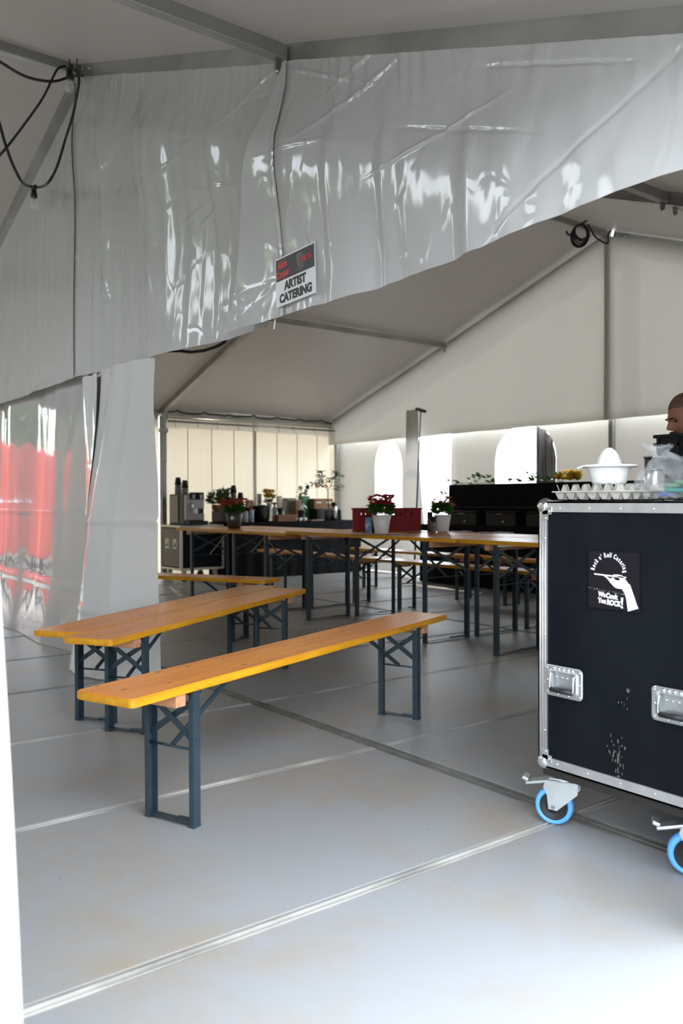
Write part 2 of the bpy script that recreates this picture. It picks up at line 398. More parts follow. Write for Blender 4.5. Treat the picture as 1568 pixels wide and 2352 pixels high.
for (a, b_), nm in (((NX, PX), 'above the entrance bay'), ((PX, MX), 'just behind the header tarpaulin'), ((MX, QX), 'in front of the back gable')):
    purlin(a, b_, YR, 'grey aluminium ridge purlin '+nm)
    purlin(a, b_, 3.17, 'grey aluminium roof purlin on the entrance side slope '+nm)
    purlin(a, b_, 8.28, 'grey aluminium roof purlin on the far left slope '+nm)
    purlin(a, b_, YL-.02, 'grey aluminium eave beam on the far left side '+nm, w=.06, h=.07, dz=.002)
    if a > 0: purlin(a, b_, YE+.02, 'grey aluminium eave beam on the entrance side '+nm, w=.06, h=.07, dz=.002)
def post(x, y, z1, label, s=.075):
    r = thing('tent_post', label, 'post', (x, y, 0))
    b = MB(); b.box((0, 0, z1/2), (s, s, z1-.01), bev=.006)
    for k in (-1, 1): b.box((k*s*.5, s*.2, z1/2), (.008, .012, z1-.02)); b.box((k*s*.5, -s*.2, z1/2), (.008, .012, z1-.02))
    b.build('profile', M_ALU, r); MB().box((0, 0, .006), (s*2.0, s*2.0, .012)).build('foot_plate', M_STEEL, r)
post(MX, YL-.065, ZEL-.035, 'aluminium eave post behind the coffee machine corner')
post(QX-.0, YL-.075, ZEL-.035, 'aluminium corner post where left and back walls meet')
post(QX+.01, YR, ZR-.07, 'aluminium centre post of the back gable wall', .06)
post(PX+.12, YL-.07, ZEL-.035, 'aluminium eave post at the far end of the divider')
post(PX+.04, 5.665, ZR-.10, 'aluminium centre post beside the drawn curtain', .05)
post(MX, YE+.075, ZER-.035, 'aluminium eave post on the entrance side, mid tent')
post(QX, YE+.075, ZER-.035, 'aluminium corner post at the back of entrance side')
post(PX+.10, YE-.0, ZER-.04, 'aluminium eave post beside the flight case')
r = thing('eave_bracket', 'grey steel plate bracket on post left of coffee machine', 'bracket', (MX, YL-.115, 1.62))
MB().box((-.02, 0, .2), (.10, .02, .44), bev=.004).box((-.02, -.01, .42), (.12, .05, .06)).build('plate', M_ALU, r)

# ------------------------------------------------------------------ tarpaulin walls
HEM = [(1.0, 1.925), (1.278, 1.919), (1.51, 1.91), (1.913, 1.885), (2.34, 1.888), (2.76, 1.87), (3.14, 1.873), (3.52, 1.873), (4.09, 1.877),
       (4.64, 1.892), (5.22, 1.908), (5.76, 1.915), (6.59, 1.911), (7.76, 1.90), (11, 1.90)]
CRE = []
for k in range(34):
    y = random.uniform(1.2, 5.7); z = random.uniform(1.95, 3.2); a = random.choice([random.gauss(.25, .15), random.gauss(1.25, .12), random.gauss(-.2, .1)])
    CRE.append((y, z, math.cos(a), math.sin(a), random.uniform(.12, .55), random.uniform(.004, .010), random.choice((1, 1, -1))))
def header_x(Y, z, seed=0., amp=1.):
    top = zline(Y)-.03; d = max(0., top-z); pin = min(1., d/.35)
    h = .030*nz(Y*4.6, z*.5, 1+seed)*pin*amp + .055*nz(Y*1.5, z*.55, 2+seed)*pin*amp + .010*nz(Y*11+z*.8, z*.9, 3+seed)*pin
    if seed == 0: h += .085*math.exp(-((z-(zline(Y)-.42))/.34)**2)*(.35+.65*math.exp(-((Y-3.7)/1.5)**2))*pin
    h += .008*nz(Y*22, z*1.1, 4+seed)*math.exp(-((d-.06)/.12)**2)
    h += .0045*nz(Y*11, z*11, 5+seed)*(.5+nz(Y*1.1, z*1.3, 8))
    for (cy, cz, ca, sa, L, w, sg) in CRE:
        dy = Y-cy; dz = z-cz; al = dy*ca+dz*sa
        if abs(al) < L:
            ac = -dy*sa+dz*ca
            if abs(ac) < .05: h += sg*.0060*math.exp(-(ac/w)**2)*(1-(al/L)**2)
    return h
def hdr(y0, y1t, y1b, x, nu, nv, seed, name):
    def f(u, v):
        zt = 0
        Y = lerp(y0, lerp(y1b, y1t, v), u)
        zb = interp(Y, HEM); zt = zline(Y)-.030
        z = lerp(zb, zt, v)
        if seed: return (x+.07*v**.5-header_x(Y, z, seed, .6)*(1-.8*v), Y, z)
        return (x-header_x(Y, z, seed), Y, z)
    return sheet(f, nu, nv, name)
hd = thing('header_tarpaulin', 'white glossy header tarpaulin right of the ridge, between ridge and diagonal seam', 'tarpaulin')
obj('cloth', hdr(YR+.03, 3.02, 3.30, PX-.045, 260, 130, 0, 'cloth'), M_HEAD, hd)
MB().tube([(PX-.050-header_x(YR+.03, z, 0), YR+.032, z) for z in [lerp(interp(YR, HEM), ZR-.06, k/40) for k in range(41)]], .005, 6).build('lacing_edge', mat('lacing_grey', (.16, .155, .15), .6), hd)  # thin dark lacing rope along the ridge edge
hd2 = thing('header_tarpaulin', 'white header tarpaulin carrying the catering sign, nearest the entrance', 'tarpaulin')
H2X = PX-.075
obj('cloth', hdr(3.10, YE+.07, YE+.07, H2X, 220, 130, 0, 'cloth'), M_HEAD, hd2)
def ov(u, v):                                      # loose triangular overlap left of the welded seam
    Y = lerp(3.105, lerp(3.535, 3.12, v), u); zb = interp(Y, HEM)-.004; zt = zline(3.1)-.034
    z = lerp(zb, zt, v); return (H2X-.004-.55*header_x(3.1, z, 0)-.45*header_x(Y, z, 0)-.045*u*min(1, (1-v)*3), Y, z)
obj('overlap_flap', sheet(ov, 30, 90), M_HEAD, hd2)
def seamf(u, v):
    Y = 3.085+.036*u; z = lerp(interp(3.1, HEM)-.003, zline(3.1)-.034, v); return (H2X-.010-header_x(3.10, z, 0)+.004*abs(u-.5), Y, z)
obj('welded_seam', sheet(seamf, 4, 90), M_HEAD, hd2)
hd3 = thing('header_tarpaulin', 'grey header tarpaulin left of the ridge, shaded by the far slope', 'tarpaulin')
obj('cloth', hdr(YL-.05, YR-.16, YR-.16, PX-.06, 200, 100, 20, 'cloth'), M_WALL, hd3)
b = MB(); p = Vector((H2X-.02, 3.165, 1.868)); b.bar(p, p+Vector((-.01, -.005, -.045)), .006, .002)
b.build('cable_tie', mat('tie', (.75, .72, .65), .5), label='thin white cable tie hanging from header hem below the sign', cat='cable tie')

wl = thing('wall_divider', kind='structure')
def lowleft(u, v):
    Y = lerp(5.74, YL-.05, u); z = lerp(.01, 1.97, v)
    x = PX-.01-.05*nz(Y*1.3+z*.25, z*.35, 31)-.016*nz(Y*3.6+z*.4, z*.4, 32)-.002*nz(Y*9, z*2, 33)
    x -= .10*max(0, 1-z/.5)*(.6+.4*nz(Y*2, 1))
    x -= .012*math.exp(-((z-1.0)/.012)**2)+.01*math.exp(-((z-.45)/.012)**2)
    return (x, Y, z)
obj('canvas_panel', sheet(lowleft, 200, 80), pvc('divider_tarpaulin', (.46, .46, .46), .10, (.5, .5, .48), rough=.07, bump=.10), wl)

# drawn curtain beside the centre post
cu = thing('curtain', 'pale grey tarpaulin curtain drawn aside, hanging to the floor behind benches', 'curtain', (2.1, 5.1, 0))
def curtf(u, v):
    # u from outer left fold to right edge, v bottom to top
    z = lerp(.012, 1.888, v)
    Y = interp(u, [(0, 5.60), (.18, 5.28), (.30, 5.44), (.42, 5.22), (.55, 5.12), (1.0, 4.64)])
    spread = (1-v)
    Y += spread*interp(u, [(0, -.06), (.3, .10), (.42, .06), (1, .02)]) + .015*nz(u*6, z*1.2, 41)
    X = PX + interp(u, [(0, -.02), (.18, -.14), (.30, .0), (.42, -.13), (.62, -.19), (.85, -.15), (1.0, .02)])
    X -= .16*spread*spread*interp(u, [(0, .2), (.42, .9), (.8, .6), (1, -.2)])
    tt = min(1., max(0., (z-.9)/.95)); Y -= .14*tt*u; X = lerp(X, PX-.05+(X-PX)*.35, tt*tt*(3-2*tt))
    X -= .02*math.sin(u*31)*(.3+.7*v)*(1 if u < .45 else .25)
    X -= .012*nz(u*9, z*1.5, 42)+.02*max(0, z-1.7)*math.sin(u*40)
    X -= .012*math.exp(-((z-.95)/.012)**2)+.012*math.exp(-((z-.40)/.012)**2)
    return (X-2.1, Y-5.1, z)
obj('cloth', sheet(curtf, 150, 90), M_CURT, cu)

# far left side wall (sunlit)
wle = thing('wall_left', kind='structure')
def folds(t, z, s, a=.02): return a*nz(t*3.2, z*.25, s)+.4*a*nz(t*9, z*.5, s+5)
for x0, x1, s in ((NX, .15, 50), (PX, MX-.02, 51), (MX+.02, MX+1.53, 52), (MX+1.50, QX+.13, 53)):  # first panel is unseen, added to narrow the light from the left
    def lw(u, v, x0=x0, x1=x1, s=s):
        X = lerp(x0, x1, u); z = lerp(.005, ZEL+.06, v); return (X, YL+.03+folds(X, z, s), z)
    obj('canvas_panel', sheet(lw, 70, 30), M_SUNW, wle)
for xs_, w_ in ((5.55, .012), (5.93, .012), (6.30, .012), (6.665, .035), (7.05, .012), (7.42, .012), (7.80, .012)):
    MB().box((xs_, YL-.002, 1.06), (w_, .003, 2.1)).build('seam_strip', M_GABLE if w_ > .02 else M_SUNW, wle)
wr = thing('wall_right', kind='structure')  # mostly out of view, put in to keep the far bays dim
for x0, x1, s in ((PX+.14, MX, 54), (MX, QX+.13, 55)):
    def rw(u, v, x0=x0, x1=x1, s=s):
        X = lerp(x0, x1, u); z = lerp(.005, ZER+.1, v); return (X, YE-.03+folds(X, z, s), z)
    obj('canvas_panel', sheet(rw, 50, 24), M_GABLE, wr)

wn = thing('wall_near_unseen', kind='structure')  # unseen gable sheet, left open on top to shape header reflections and daylight
def ng(u, v):
    Y = lerp(YL, YE, u); z = lerp(.005, min(3.05, zline(Y)-.02), v); return (NX-.05-.03*nz(Y*2, z*.4, 57), Y, z)
obj('canvas_panel', sheet(ng, 60, 24), M_GABLE, wn)

# back gable wall: upper flaps, lower panels with arched foil windows, doorway
wbk = thing('wall_back', kind='structure')
for ya, yb, s in ((YL+.04, YR-.05, 61), (YR+.03, YE-.02, 62)):
    def gf(u, v, ya=ya, yb=yb, s=s):
        Y = lerp(ya, yb, u); zb = 1.955+.01*nz(Y*2, 5); z = lerp(zb, max(zb+.05, zline(Y)+.0), v)
        x = QX-.085-(.016 if s == 62 else 0)-.02*nz(Y*1.6, z*.5, 61)-.008*nz(Y*6, z*.6, 63)-.006*math.exp(-((Y-YR)/.02)**2)
        return (x, Y, z)
    obj('gable_flap', sheet(gf, 120, 60), M_GABLE, wbk)
def wall_panel(y0, y1, win, s, nm='canvas_panel', gathered=False):
    """lower wall from y0 (left) to y1 (right); win=(left,right,sill,crown)"""
    def P(Y, z): return (QX+.085-.035*nz(Y*2.6, z*.3, s)-.012*nz(Y*8, z*.4, s+2), Y, z)
    vs_ = []; fs = []
    def strip(ya, yb, n, zlo, zhi, m):
        base = len(vs_)
        for i in range(n+1):
            Y = lerp(ya, yb, i/n); a = zlo(Y, i/n); c = zhi(Y, i/n)
            for j in range(m+1): vs_.append(P(Y, lerp(a, c, j/m)))
        for i in range(n):
            for j in range(m):
                q = base+i*(m+1)+j; fs.append((q, q+1, q+m+2, q+m+1))
    ztop = 2.05
    if not win: strip(y0, y1, 40, lambda Y, t: .005, lambda Y, t: ztop, 16)
    else:
        wl_, wr_, sill, crown = win
        arch = lambda Y, t: lerp(crown-.42, crown, max(0, 1-abs(2*t-1)**2.4)**.5)
        strip(y0, wl_, 20, lambda Y, t: .005, lambda Y, t: ztop, 16)
        strip(wl_, wr_, 30, lambda Y, t: .005, lambda Y, t: sill, 10)
        strip(wl_, wr_, 30, arch, lambda Y, t: ztop, 8)
        strip(wr_, y1, 20, lambda Y, t: .005, lambda Y, t: ztop, 16)
    me = bpy.data.meshes.new(nm); me.from_pydata(vs_, [], fs)
    for p in me.polygons: p.use_smooth = True
    o = obj(nm, me, M_GABLE, wbk)
    if win:
        vs_.clear(); fs.clear(); sp_ = lerp(wl_, wr_, .68) if gathered else wr_
        strip(wl_, sp_, 30, lambda Y, t: sill, lambda Y, t: arch(Y, (Y-wl_)/(wr_-wl_)), 14)
        me2 = bpy.data.meshes.new('window_pane'); me2.from_pydata(vs_, [], fs)
        for p in me2.polygons: p.use_smooth = True
        obj('window_pane', me2, M_WIN, o)
        if gathered:
            vs_.clear(); fs.clear(); strip(sp_, wr_, 30, lambda Y, t: sill, lambda Y, t: arch(Y, (Y-wl_)/(wr_-wl_)), 14)
            me3 = bpy.data.meshes.new('gathered_foil'); me3.from_pydata([(v[0]-.02*math.sin((v[1]-sp_)*60), v[1], v[2]) for v in vs_], [], fs)
            for p in me3.polygons: p.use_smooth = True
            obj('gathered_foil', me3, mat('grey_foil', (.30, .29, .29), .25, bump=.6, bscale=9, bstretch=(1, 1, .15), bdist=.02, c2=(.12, .11, .11), nscale=9, stretch=(1, 1, .2)), o)
wall_panel(YL+.05, 9.13, (9.98, 9.33, .80, 1.95), 71)
wall_panel(8.32, YR, (7.53, 6.555, .80, 1.995), 72, gathered=True)
wall_panel(YR, YE-.03, None, 73)
for Y in (9.02, 8.21): pass
df = thing('door_flap', 'pale tarpaulin strip hanging in the bright doorway of the back wall', 'tarpaulin', (7.98, 8.8, 0))
def dff(u, v):
    z = lerp(.01, 2.33, v); w = lerp(.30, .17, v); Y = lerp(8.93+.05*(1-v), 8.93-w*1.25-.0*(1-v), u)
    return (-.02-.02*math.sin(u*7+z)-.03*nz(u*3, z, 81), Y-8.8-.10*(1-v)*u*.5, z)
obj('cloth', sheet(dff, 20, 40), pvc('door_tarpaulin', (.66, .65, .62), .13, (.75, .72, .66), rough=.3, bump=.15), df)
r = thing('floor_squeegee', 'long handled floor squeegee, black blade up, leaning on doorway flap', 'squeegee', (7.80, 8.60, 0))
t_ = hit(966, 942, 0, 7.93); b0 = Vector((7.72, 8.53, .02)); tl = t_-Vector((7.80, 8.60, 0)); bl = b0-Vector((7.80, 8.60, 0))
mid = bl.lerp(tl, .70)
MB().tube([bl, mid], .013, 8).build('grip', M_CABLE, r); MB().tube([mid, tl], .010, 8).build('pole', M_ALU, r)
dirr = (hit(981, 947, 0, 7.86)-hit(949, 936, 0, 8.0)).normalized()
MB().bar(tl-dirr*.13, tl+dirr*.13, .05, .035).build('blade', M_CABLE, r)

# near entrance curtains beside the camera
ec = thing('entrance_curtain', 'bright white tarpaulin side wall edge at the entrance, left foreground', 'curtain', (-.25, YE+.04, 0))
def ecf(u, v):
    z = lerp(.02, 2.2, v); X = lerp(NX, .349-.050*z, u)
    return (X+.25, .035*math.sin((X-.34)*45)*(.3+.7*u)+.01*nz(X*4, z), z)
obj('cloth', sheet(ecf, 140, 30), M_OUTC, ec)
MB().tube([(.595-.050*lerp(.02, 2.2, v), -.004, lerp(.02, 2.2, v)) for v in [k/12 for k in range(13)]], .006, 8).build('hem_rope', M_OUTC, ec)
ec2 = thing('entrance_curtain', 'pale tarpaulin gathered beside the flight case, right foreground', 'curtain', (2.025, YE-.03, 0))
def ec2f(u, v):
    a = 2*math.pi*u; z = lerp(.02, 2.1, v)
    r_ = interp(z, [(0, .085), (.25, .10), (.44, .125), (.50, .118), (.56, .06), (.62, .035), (.8, .035), (2.3, .05)])*(1+.12*math.sin(7*a)+.05*math.sin(11*a+z*2))
    return (r_*math.cos(a), r_*.6*math.sin(a), z)
obj('cloth', sheet(ec2f, 60, 60), M_OUTC, ec2)

# ------------------------------------------------------------------ curtain pipe, hooks and cable along the far eave
r = thing('curtain_pipe', 'thin steel curtain pipe below the far left eave beam', 'pipe', (MX+.05, YL-.12, 2.17))
MB().tube([(0, 0, 0), (QX-MX-.12, 0, 0)], .014, 8).tube([(.0, .02, .055), (QX-MX-.15, .02, .055)], .008, 6).build('pipe', M_STEEL, r)
for k in range(9):
    x = .10+k*.335+random.uniform(-.03, .03)
    MB().tube([(x, 0, .03), (x-.012, -.018, .0), (x, -.015, -.03), (x+.015, -.01, -.07)], .004, 5).build('hook', M_STEEL, r)
b = MB(); pts = []
for k in range(61):
    t = k/60; X = lerp(MX+.02, QX-.1, t); ph = (t*7) % 1
    pts.append((X, YL-.07, ZEL+.02+.035*max(0, 1-abs(ph-.5)*7)+.006*math.sin(t*30)))
b.tube(pts, .009, 6).build('light_cable', M_CABLE, label='black cable looped along the far left eave beam', cat='cable')
for k, (px, py) in enumerate(((378, 1172), (364, 1172))):
    pass
b = MB(); q = [hit(x, y, 0, PX+.4) for x, y in ((415, 806), (440, 809), (470, 805), (500, 795), (515, 786))]
b.tube([Vector((PX+.06, 5.64, 2.3)), Vector((PX+.2, 5.0, 2.02))]+q+[q[-1]+Vector((.1, -.1, .25)), Vector((PX+.12, 4.0, zline(4.0)))], .011, 6).build('sagging_cable', M_CABLE, label='black cable sagging just below the header hem', cat='cable')
b = MB(); base = Vector((PX+2.4, YR+.0, 0))
b.tube([hit(355, 838, 1, YL-.25), hit(372, 890, 1, YL-.25), hit(384, 926, 1, YL-.25)], .008, 6).build('brace_wire', M_STEEL, label='thin steel brace wire running up the far left roof', cat='wire')

# festoon light string at the ridge
fs_ = thing('festoon_light', 'black festoon cable with clear bulbs looped at the near ridge corner', 'string light', (PX-.12, YR-.1, 3.9))
def rel(x, y): return hit(x, y, 0, lerp(1.38, PX-.12, min(1., x/150)) if y < 425 else lerp(1.6, PX-.14, min(1, x/50)))-Vector((PX-.12, YR-.1, 3.9))
def smooth(pts, n=8):
    out = []
    P = [pts[0]]+list(pts)+[pts[-1]]
    for i in range(1, len(P)-2):
        for k in range(n):
            t = k/n; a, b_, c, d = P[i-1], P[i], P[i+1], P[i+2]
            out.append(.5*((2*b_)+(c-a)*t+(2*a-5*b_+4*c-d)*t*t+(3*b_-a-3*c+d)*t**3))
    out.append(pts[-1]); return out
MB().tube(smooth([rel(*p) for p in ((-60, 105), (0, 142), (60, 176), (120, 187), (160, 177), (190, 173))]), .009, 8).build('cable', M_CABLE, fs_)
MB().tube(smooth([rel(*p) for p in ((-50, 390), (0, 356), (60, 280), (100, 222), (128, 165), (142, 153), (152, 153))]), .0075, 8).build('cable', M_CABLE, fs_)
MB().tube(smooth([rel(*p) for p in ((165, 157), (176, 166), (181, 190), (168, 260), (150, 320), (130, 385), (110, 420), (92, 430), (70, 428), (52, 420), (30, 380), (12, 330), (0, 288), (-20, 220))]), .009, 8).build('cable', M_CABLE, fs_)
for (x, y), nm in (((160, 160), 0), ((78, 434), 1)):
    p = rel(x, y); b = MB()
    b.box(p+Vector((0, 0, .005)), (.022, .085, .03), bev=.006); b.lathe([(.017, -.01), (.019, -.03), (.024, -.035), (.024, -.062), (.02, -.066)], 12, p)
    so = b.build('socket', M_CABLE, fs_)
    MB().lathe([(.015, -.064), (.016, -.075), (.030, -.10), (.034, -.118), (.029, -.138), (.015, -.150), (.001, -.153)], 16, p).build('bulb', M_BULB, fs_)
    MB().tube([p+Vector((0, -.006, -.066)), p+Vector((0, -.006, -.10)), p+Vector((0, .0, -.112)), p+Vector((0, .006, -.10)), p+Vector((0, .006, -.066))], .0012, 5).build('filament', M_STEEL, fs_)
MB().tube([rel(160, 158), rel(159, 130)], .004, 5).tube([rel(176, 160), rel(177, 128)], .004, 5).build('hanger', M_CABLE, fs_)
# coiled cable at the back ridge
cc = hit(1333, 535, 0, QX-.75)
r = thing('cable_coil', 'coil of black cable hanging near the back ridge joint', 'cable', cc)
for k in range(5):
    b = MB(); ra = .085+.006*k; off = Vector((.01*k-.02, .012*(k-2), -.006*k)); tilt = R(60+6*k)
    b.tube([off+CR*(ra*.8*math.cos(a))+Vector((0, 0, ra*math.sin(a)))+CF*(.03*math.sin(a+k)) for a in [2*math.pi*i/24 for i in range(25)]], .010, 6, cap=False).build('loop', M_CABLE, r)
def rc(x, y): return hit(x, y, 0, QX-.70)-cc
MB().tube(smooth([rc(1350, 516), rc(1358, 530), rc(1370, 547), rc(1394, 559), rc(1396, 540), rc(1402, 528)]), .009, 6).build('cable_tail', M_CABLE, r)
MB().tube(smooth([rc(1300, 531), rc(1308, 540), rc(1322, 520), rc(1335, 514), rc(1350, 505)]), .010, 6).build('cable_tail', M_CABLE, r)

# ------------------------------------------------------------------ sign on the header
SX = H2X-.004-max(header_x(2.978+.03*i, 2.016+.025*j) for i in range(-5, 6) for j in range(-4, 5))
sg = thing('catering_sign', 'white paper sign with black banner reading ARTIST CATERING, taped on header', 'sign', (SX, 2.978, 2.016))
BAS = Matrix(((0, 0, -1, 0), (-1, 0, 0, 0), (0, 1, 0, 0), (0, 0, 0, 1)))    # text x -> -Y, y -> Z, faces -X
def onsign(me, u, v, d, rot=0):
    me.transform(Matrix.Translation((-d, 0, 0)) @ BAS @ Matrix.Translation((u, v, 0)) @ Matrix.Rotation(rot, 4, 'Z')); return me
sg.rotation_euler = (R(-2.0), 0, 0)
MB().box((0, 0, 0), (.0012, .297, .210)).build('paper', M_PAPER, sg)
MB().box((-.0012, 0, .052), (.0008, .285, .094)).build('banner', M_PRINT, sg)
MB().poly([(-.0018, -.035+.045*math.cos(a), .050+.040*math.sin(a)) for a in [2*math.pi*k/20 for k in range(20)]], .0003, (-1, 0, 0)).build('stage_haze', M_GREYP, sg)
MB().poly([(-.0024, -y, z) for y, z in ((-.032, .006), (-.030, .03), (-.020, .045), (-.018, .06), (-.012, .07), (-.008, .092), (.010, .092), (.012, .07), (.014, .05), (.022, .03), (.026, .006))], .0003, (-1, 0, 0)).build('dark_figure', M_PRINT, sg)
for s, u, v, sz in (('Alice', -.092, .058, .046), ('Cooper', -.090, .018, .043)):
    obj('red_lettering', onsign(text_mesh(s, sz, .0022, .0003, sx=.72), u, v, .0020, R(4)), M_REDP, sg)
obj('red_lettering', onsign(text_mesh("LIVE '26", .030, .0010, .0003, sx=.80), .086, .046, .0026), M_REDP, sg)
obj('lettering', onsign(text_mesh('ARTIST', .050, .0030, .0003), 0.0, -.040, .0012), M_PRINT, sg)
obj('lettering', onsign(text_mesh('CATERING', .050, .0030, .0003), 0.0, -.090, .0012), M_PRINT, sg)

# ------------------------------------------------------------------ benches and tables
def plank(L, W, T, z, name, parent, r=.02):
    bm = bmesh.new(); pts = []
    for cx, cy, a0 in ((L/2-r, W/2-r, 0), (-L/2+r, W/2-r, 90), (-L/2+r, -W/2+r, 180), (L/2-r, -W/2+r, 270)):
        for k in range(5):
            a = R(a0+k*22.5); pts.append((cx+r*math.cos(a), cy+r*math.sin(a)))
    v = [bm.verts.new((x, y, z-T)) for x, y in pts]; f = bm.faces.new(v)
    ex = bmesh.ops.extrude_face_region(bm, geom=[f]); bmesh.ops.translate(bm, vec=(0, 0, T), verts=[g for g in ex['geom'] if isinstance(g, bmesh.types.BMVert)])
    bmesh.ops.recalc_face_normals(bm, faces=bm.faces[:])
    es = [e for e in bm.edges if abs(e.verts[0].co.z-e.verts[1].co.z) < 1e-6]
    bmesh.ops.bevel(bm, geom=es, offset=.004, segments=2, affect='EDGES')
    for f in bm.faces: f.material_index = 0 if f.normal.z > .9 else 1
    me = bpy.data.meshes.new(name); bm.to_mesh(me); bm.free(); return obj(name, me, [M_WOOD, M_EDGE], parent)
def leg_frame(parent, x, W, zt, out):
    """two channel legs, foot bar, crossed braces, rod; out=+1/-1 points to the near end"""
    yl = W/2-.018
    for s in (-1, 1):
        b = MB(); y = s*yl
        b.box((x, y, zt/2), (.034, .004, zt)).box((x-.0155*out, y-s*.012, zt/2), (.004, .026, zt)).box((x+.0155*out, y-s*.008, zt/2), (.004, .018, zt))
        b.box((x, y-s*.010, .004), (.036, .026, .008)); b.build('leg', M_LEG, parent)
    b = MB(); b.box((x, 0, .012), (.030, 2*yl-.03, .004)); b.box((x, -yl*.55, .016), (.028, yl*.7, .008)).build('foot_bar', M_LEG, parent)
    z0 = zt-.03; z1 = zt-(.17 if W < .4 else .24)
    for k, s in enumerate((1, -1)):
        MB().bar((x+.006*s, -s*yl, z0), (x+.006*s, s*yl, z1), .022, .004, up=(1, 0, 0)).build('cross_brace', M_LEG, parent)
    MB().tube([(x, -yl, z1-.03), (x, yl, z1-.03)], .005, 6).build('tie_rod', M_LEG, parent)
    ln = .34 if W < .4 else .42
    MB().bar((x, 0, z1-.028), (x-out*ln, 0, zt-.004), .018, .006, up=(0, 1, 0)).build('folding_strut', M_LEG, parent)
    MB().box((x, 0, zt-.008), (.05, 2*yl, .014)).build('hinge_plate', M_STEEL, parent)
def furniture(name, W, H, label, cat, group, inset):
    t = thing(name, label, cat, group=group)
    p = plank(2.2, W, .028, H, 'plank' if cat == 'bench' else 'tabletop', t)
    b = MB()
    for k in range(26 if cat == 'bench' else 40):
        x = random.uniform(-1.05, 1.05); y = random.uniform(-W/2+.02, W/2-.02); q = random.uniform(.004, .010)
        b.poly([(x+q*1.5*math.cos(a), y+q*.8*math.sin(a), H-.0006) for a in [2*math.pi*i/8 for i in range(8)]], .0008, (0, 0, 1))
    b.build('knots', M_KNOT, p, kind='stuff')
    for s in (-1, 1):
        MB().box((s*(1.1-inset+.075), 0, H-.028-.021), (.045, W-.03, .042), bev=.002).build('batten', M_BATTEN, t)
        leg_frame(t, s*(1.1-inset), W, H-.028, s)
    return t
def place(o, x, y, ang, label=None, group=None, first=[]):
    o.location = (x, y, 0); o.rotation_euler = (0, 0, ang)
    if label: o['label'] = label
    return o
G = 'beer benches in the tent'
bench = furniture('beer_bench', .25, .48, 'orange beer bench standing alone in front, nearest the camera', 'bench', G, .30)
def from_corner(c, ang, along, perp):      # centre from near-right corner
    d = Vector((math.cos(ang), math.sin(ang))); n = Vector((-d.y, d.x)); p = Vector(c)+d*along+n*perp; return p.x, p.y
a1 = math.atan2(.777, 2.055)
place(bench, *from_corner((1.018, 2.361), a1, 1.1, .125), a1)
a2 = math.atan2(1.202, 1.851)
SPOTS = [(*from_corner((1.392, 3.441), a2, 1.1, .125), a2, 'orange beer bench of the pushed-together pair, side facing the camera'),
         (*from_corner((1.392, 3.441), a2, 1.22, .382), a2, 'orange beer bench of the pushed-together pair, side by the curtain'),
         (*from_corner((3.34, 5.33), R(117), 1.1, -.125), R(117), 'orange beer bench crosswise behind the pair, half hidden by the curtain'),
         (5.56, 7.76, math.pi/2, 'orange beer bench behind the tables, in front of the coffee counter'),
         (5.56, 5.45, math.pi/2, 'orange beer bench behind the tables, in front of red crate and sign pots'),
         (6.60, 7.30, math.pi/2, 'rear orange beer bench near the bright doorway'),
         (6.60, 5.02, math.pi/2, 'rear orange beer bench along the black buffet')]
for x, y, a, lb in SPOTS: place(copy_tree(bench), x, y, a, lb)
TG = 'beer tables in two rows'
tab = furniture('beer_table', .5, .77, 'orange beer table with the charcoal flower pot, far left end of row', 'table', TG, .34)
place(tab, 4.55, 7.64, math.pi/2+.0)
TZ = .79
for x, y, a, lb in ((4.56, 5.43, math.pi/2, 'orange beer table in the front row, below the red flowers'),
                    (4.58, 3.22, math.pi/2, 'orange beer table in the front row, running behind the flight case'),
                    (5.07, 7.62, math.pi/2, 'orange beer table in the rear row, far left end'),
                    (5.085, 5.40, math.pi/2, 'orange beer table in the rear row, carrying red crate'),
                    (5.10, 3.19, math.pi/2, 'orange beer table in the rear row, hidden end near the man')):
    o = place(copy_tree(tab), x, y, a, lb)
    if y < 7: o.scale = (1, 1, TZ/.77)

# ------------------------------------------------------------------ flight case in front
CX0, CX1, CY0, CY1, CZ0, CZ1 = 2.17, 2.87, 1.19, 1.80, .205, 1.062
fc = thing('flight_case', 'black laminate flight case with aluminium edges on blue castors', 'flight case', (CX0, CY1, 0))
def L_(x, y, z): return Vector((x-CX0, y-CY1, z))
cxm, cym, czm = (CX0+CX1)/2, (CY0+CY1)/2, (CZ0+CZ1)/2
MB().box(L_(cxm, cym, czm), (CX1-CX0-.012, CY1-CY0-.012, CZ1-CZ0-.012), bev=.003).build('body', M_LAM, fc)
e = .034
def edge(name, c, d): return MB().box(c, d, bev=.005).build(name, M_ALUC, fc)
for x in (CX0, CX1):
    sx = 1 if x == CX0 else -1
    for z in (CZ0, CZ1):
        sz = 1 if z == CZ0 else -1
        b = MB(); b.box(L_(x+sx*.003, cym, z+sz*e/2), (.006, CY1-CY0-.05, e)).box(L_(x+sx*e/2, cym, z+sz*.003), (e, CY1-CY0-.05, .006)); b.build('edge_profile', M_ALUC, fc)
    for y in (CY0, CY1):
        sy = 1 if y == CY0 else -1
        b = MB(); b.box(L_(x+sx*.003, y+sy*e/2, czm), (.006, e, CZ1-CZ0-.05)).box(L_(x+sx*e/2, y+sy*.003, czm), (e, .006, CZ1-CZ0-.05))
        for k in (-.008, .0, .008): b.tube([L_(x+sx*.001, y+sy*(.017+k*1.3), CZ0+.03), L_(x+sx*.001, y+sy*(.017+k*1.3), CZ1-.03)], .0030, 6)
        b.build('edge_profile', M_ALUC, fc)
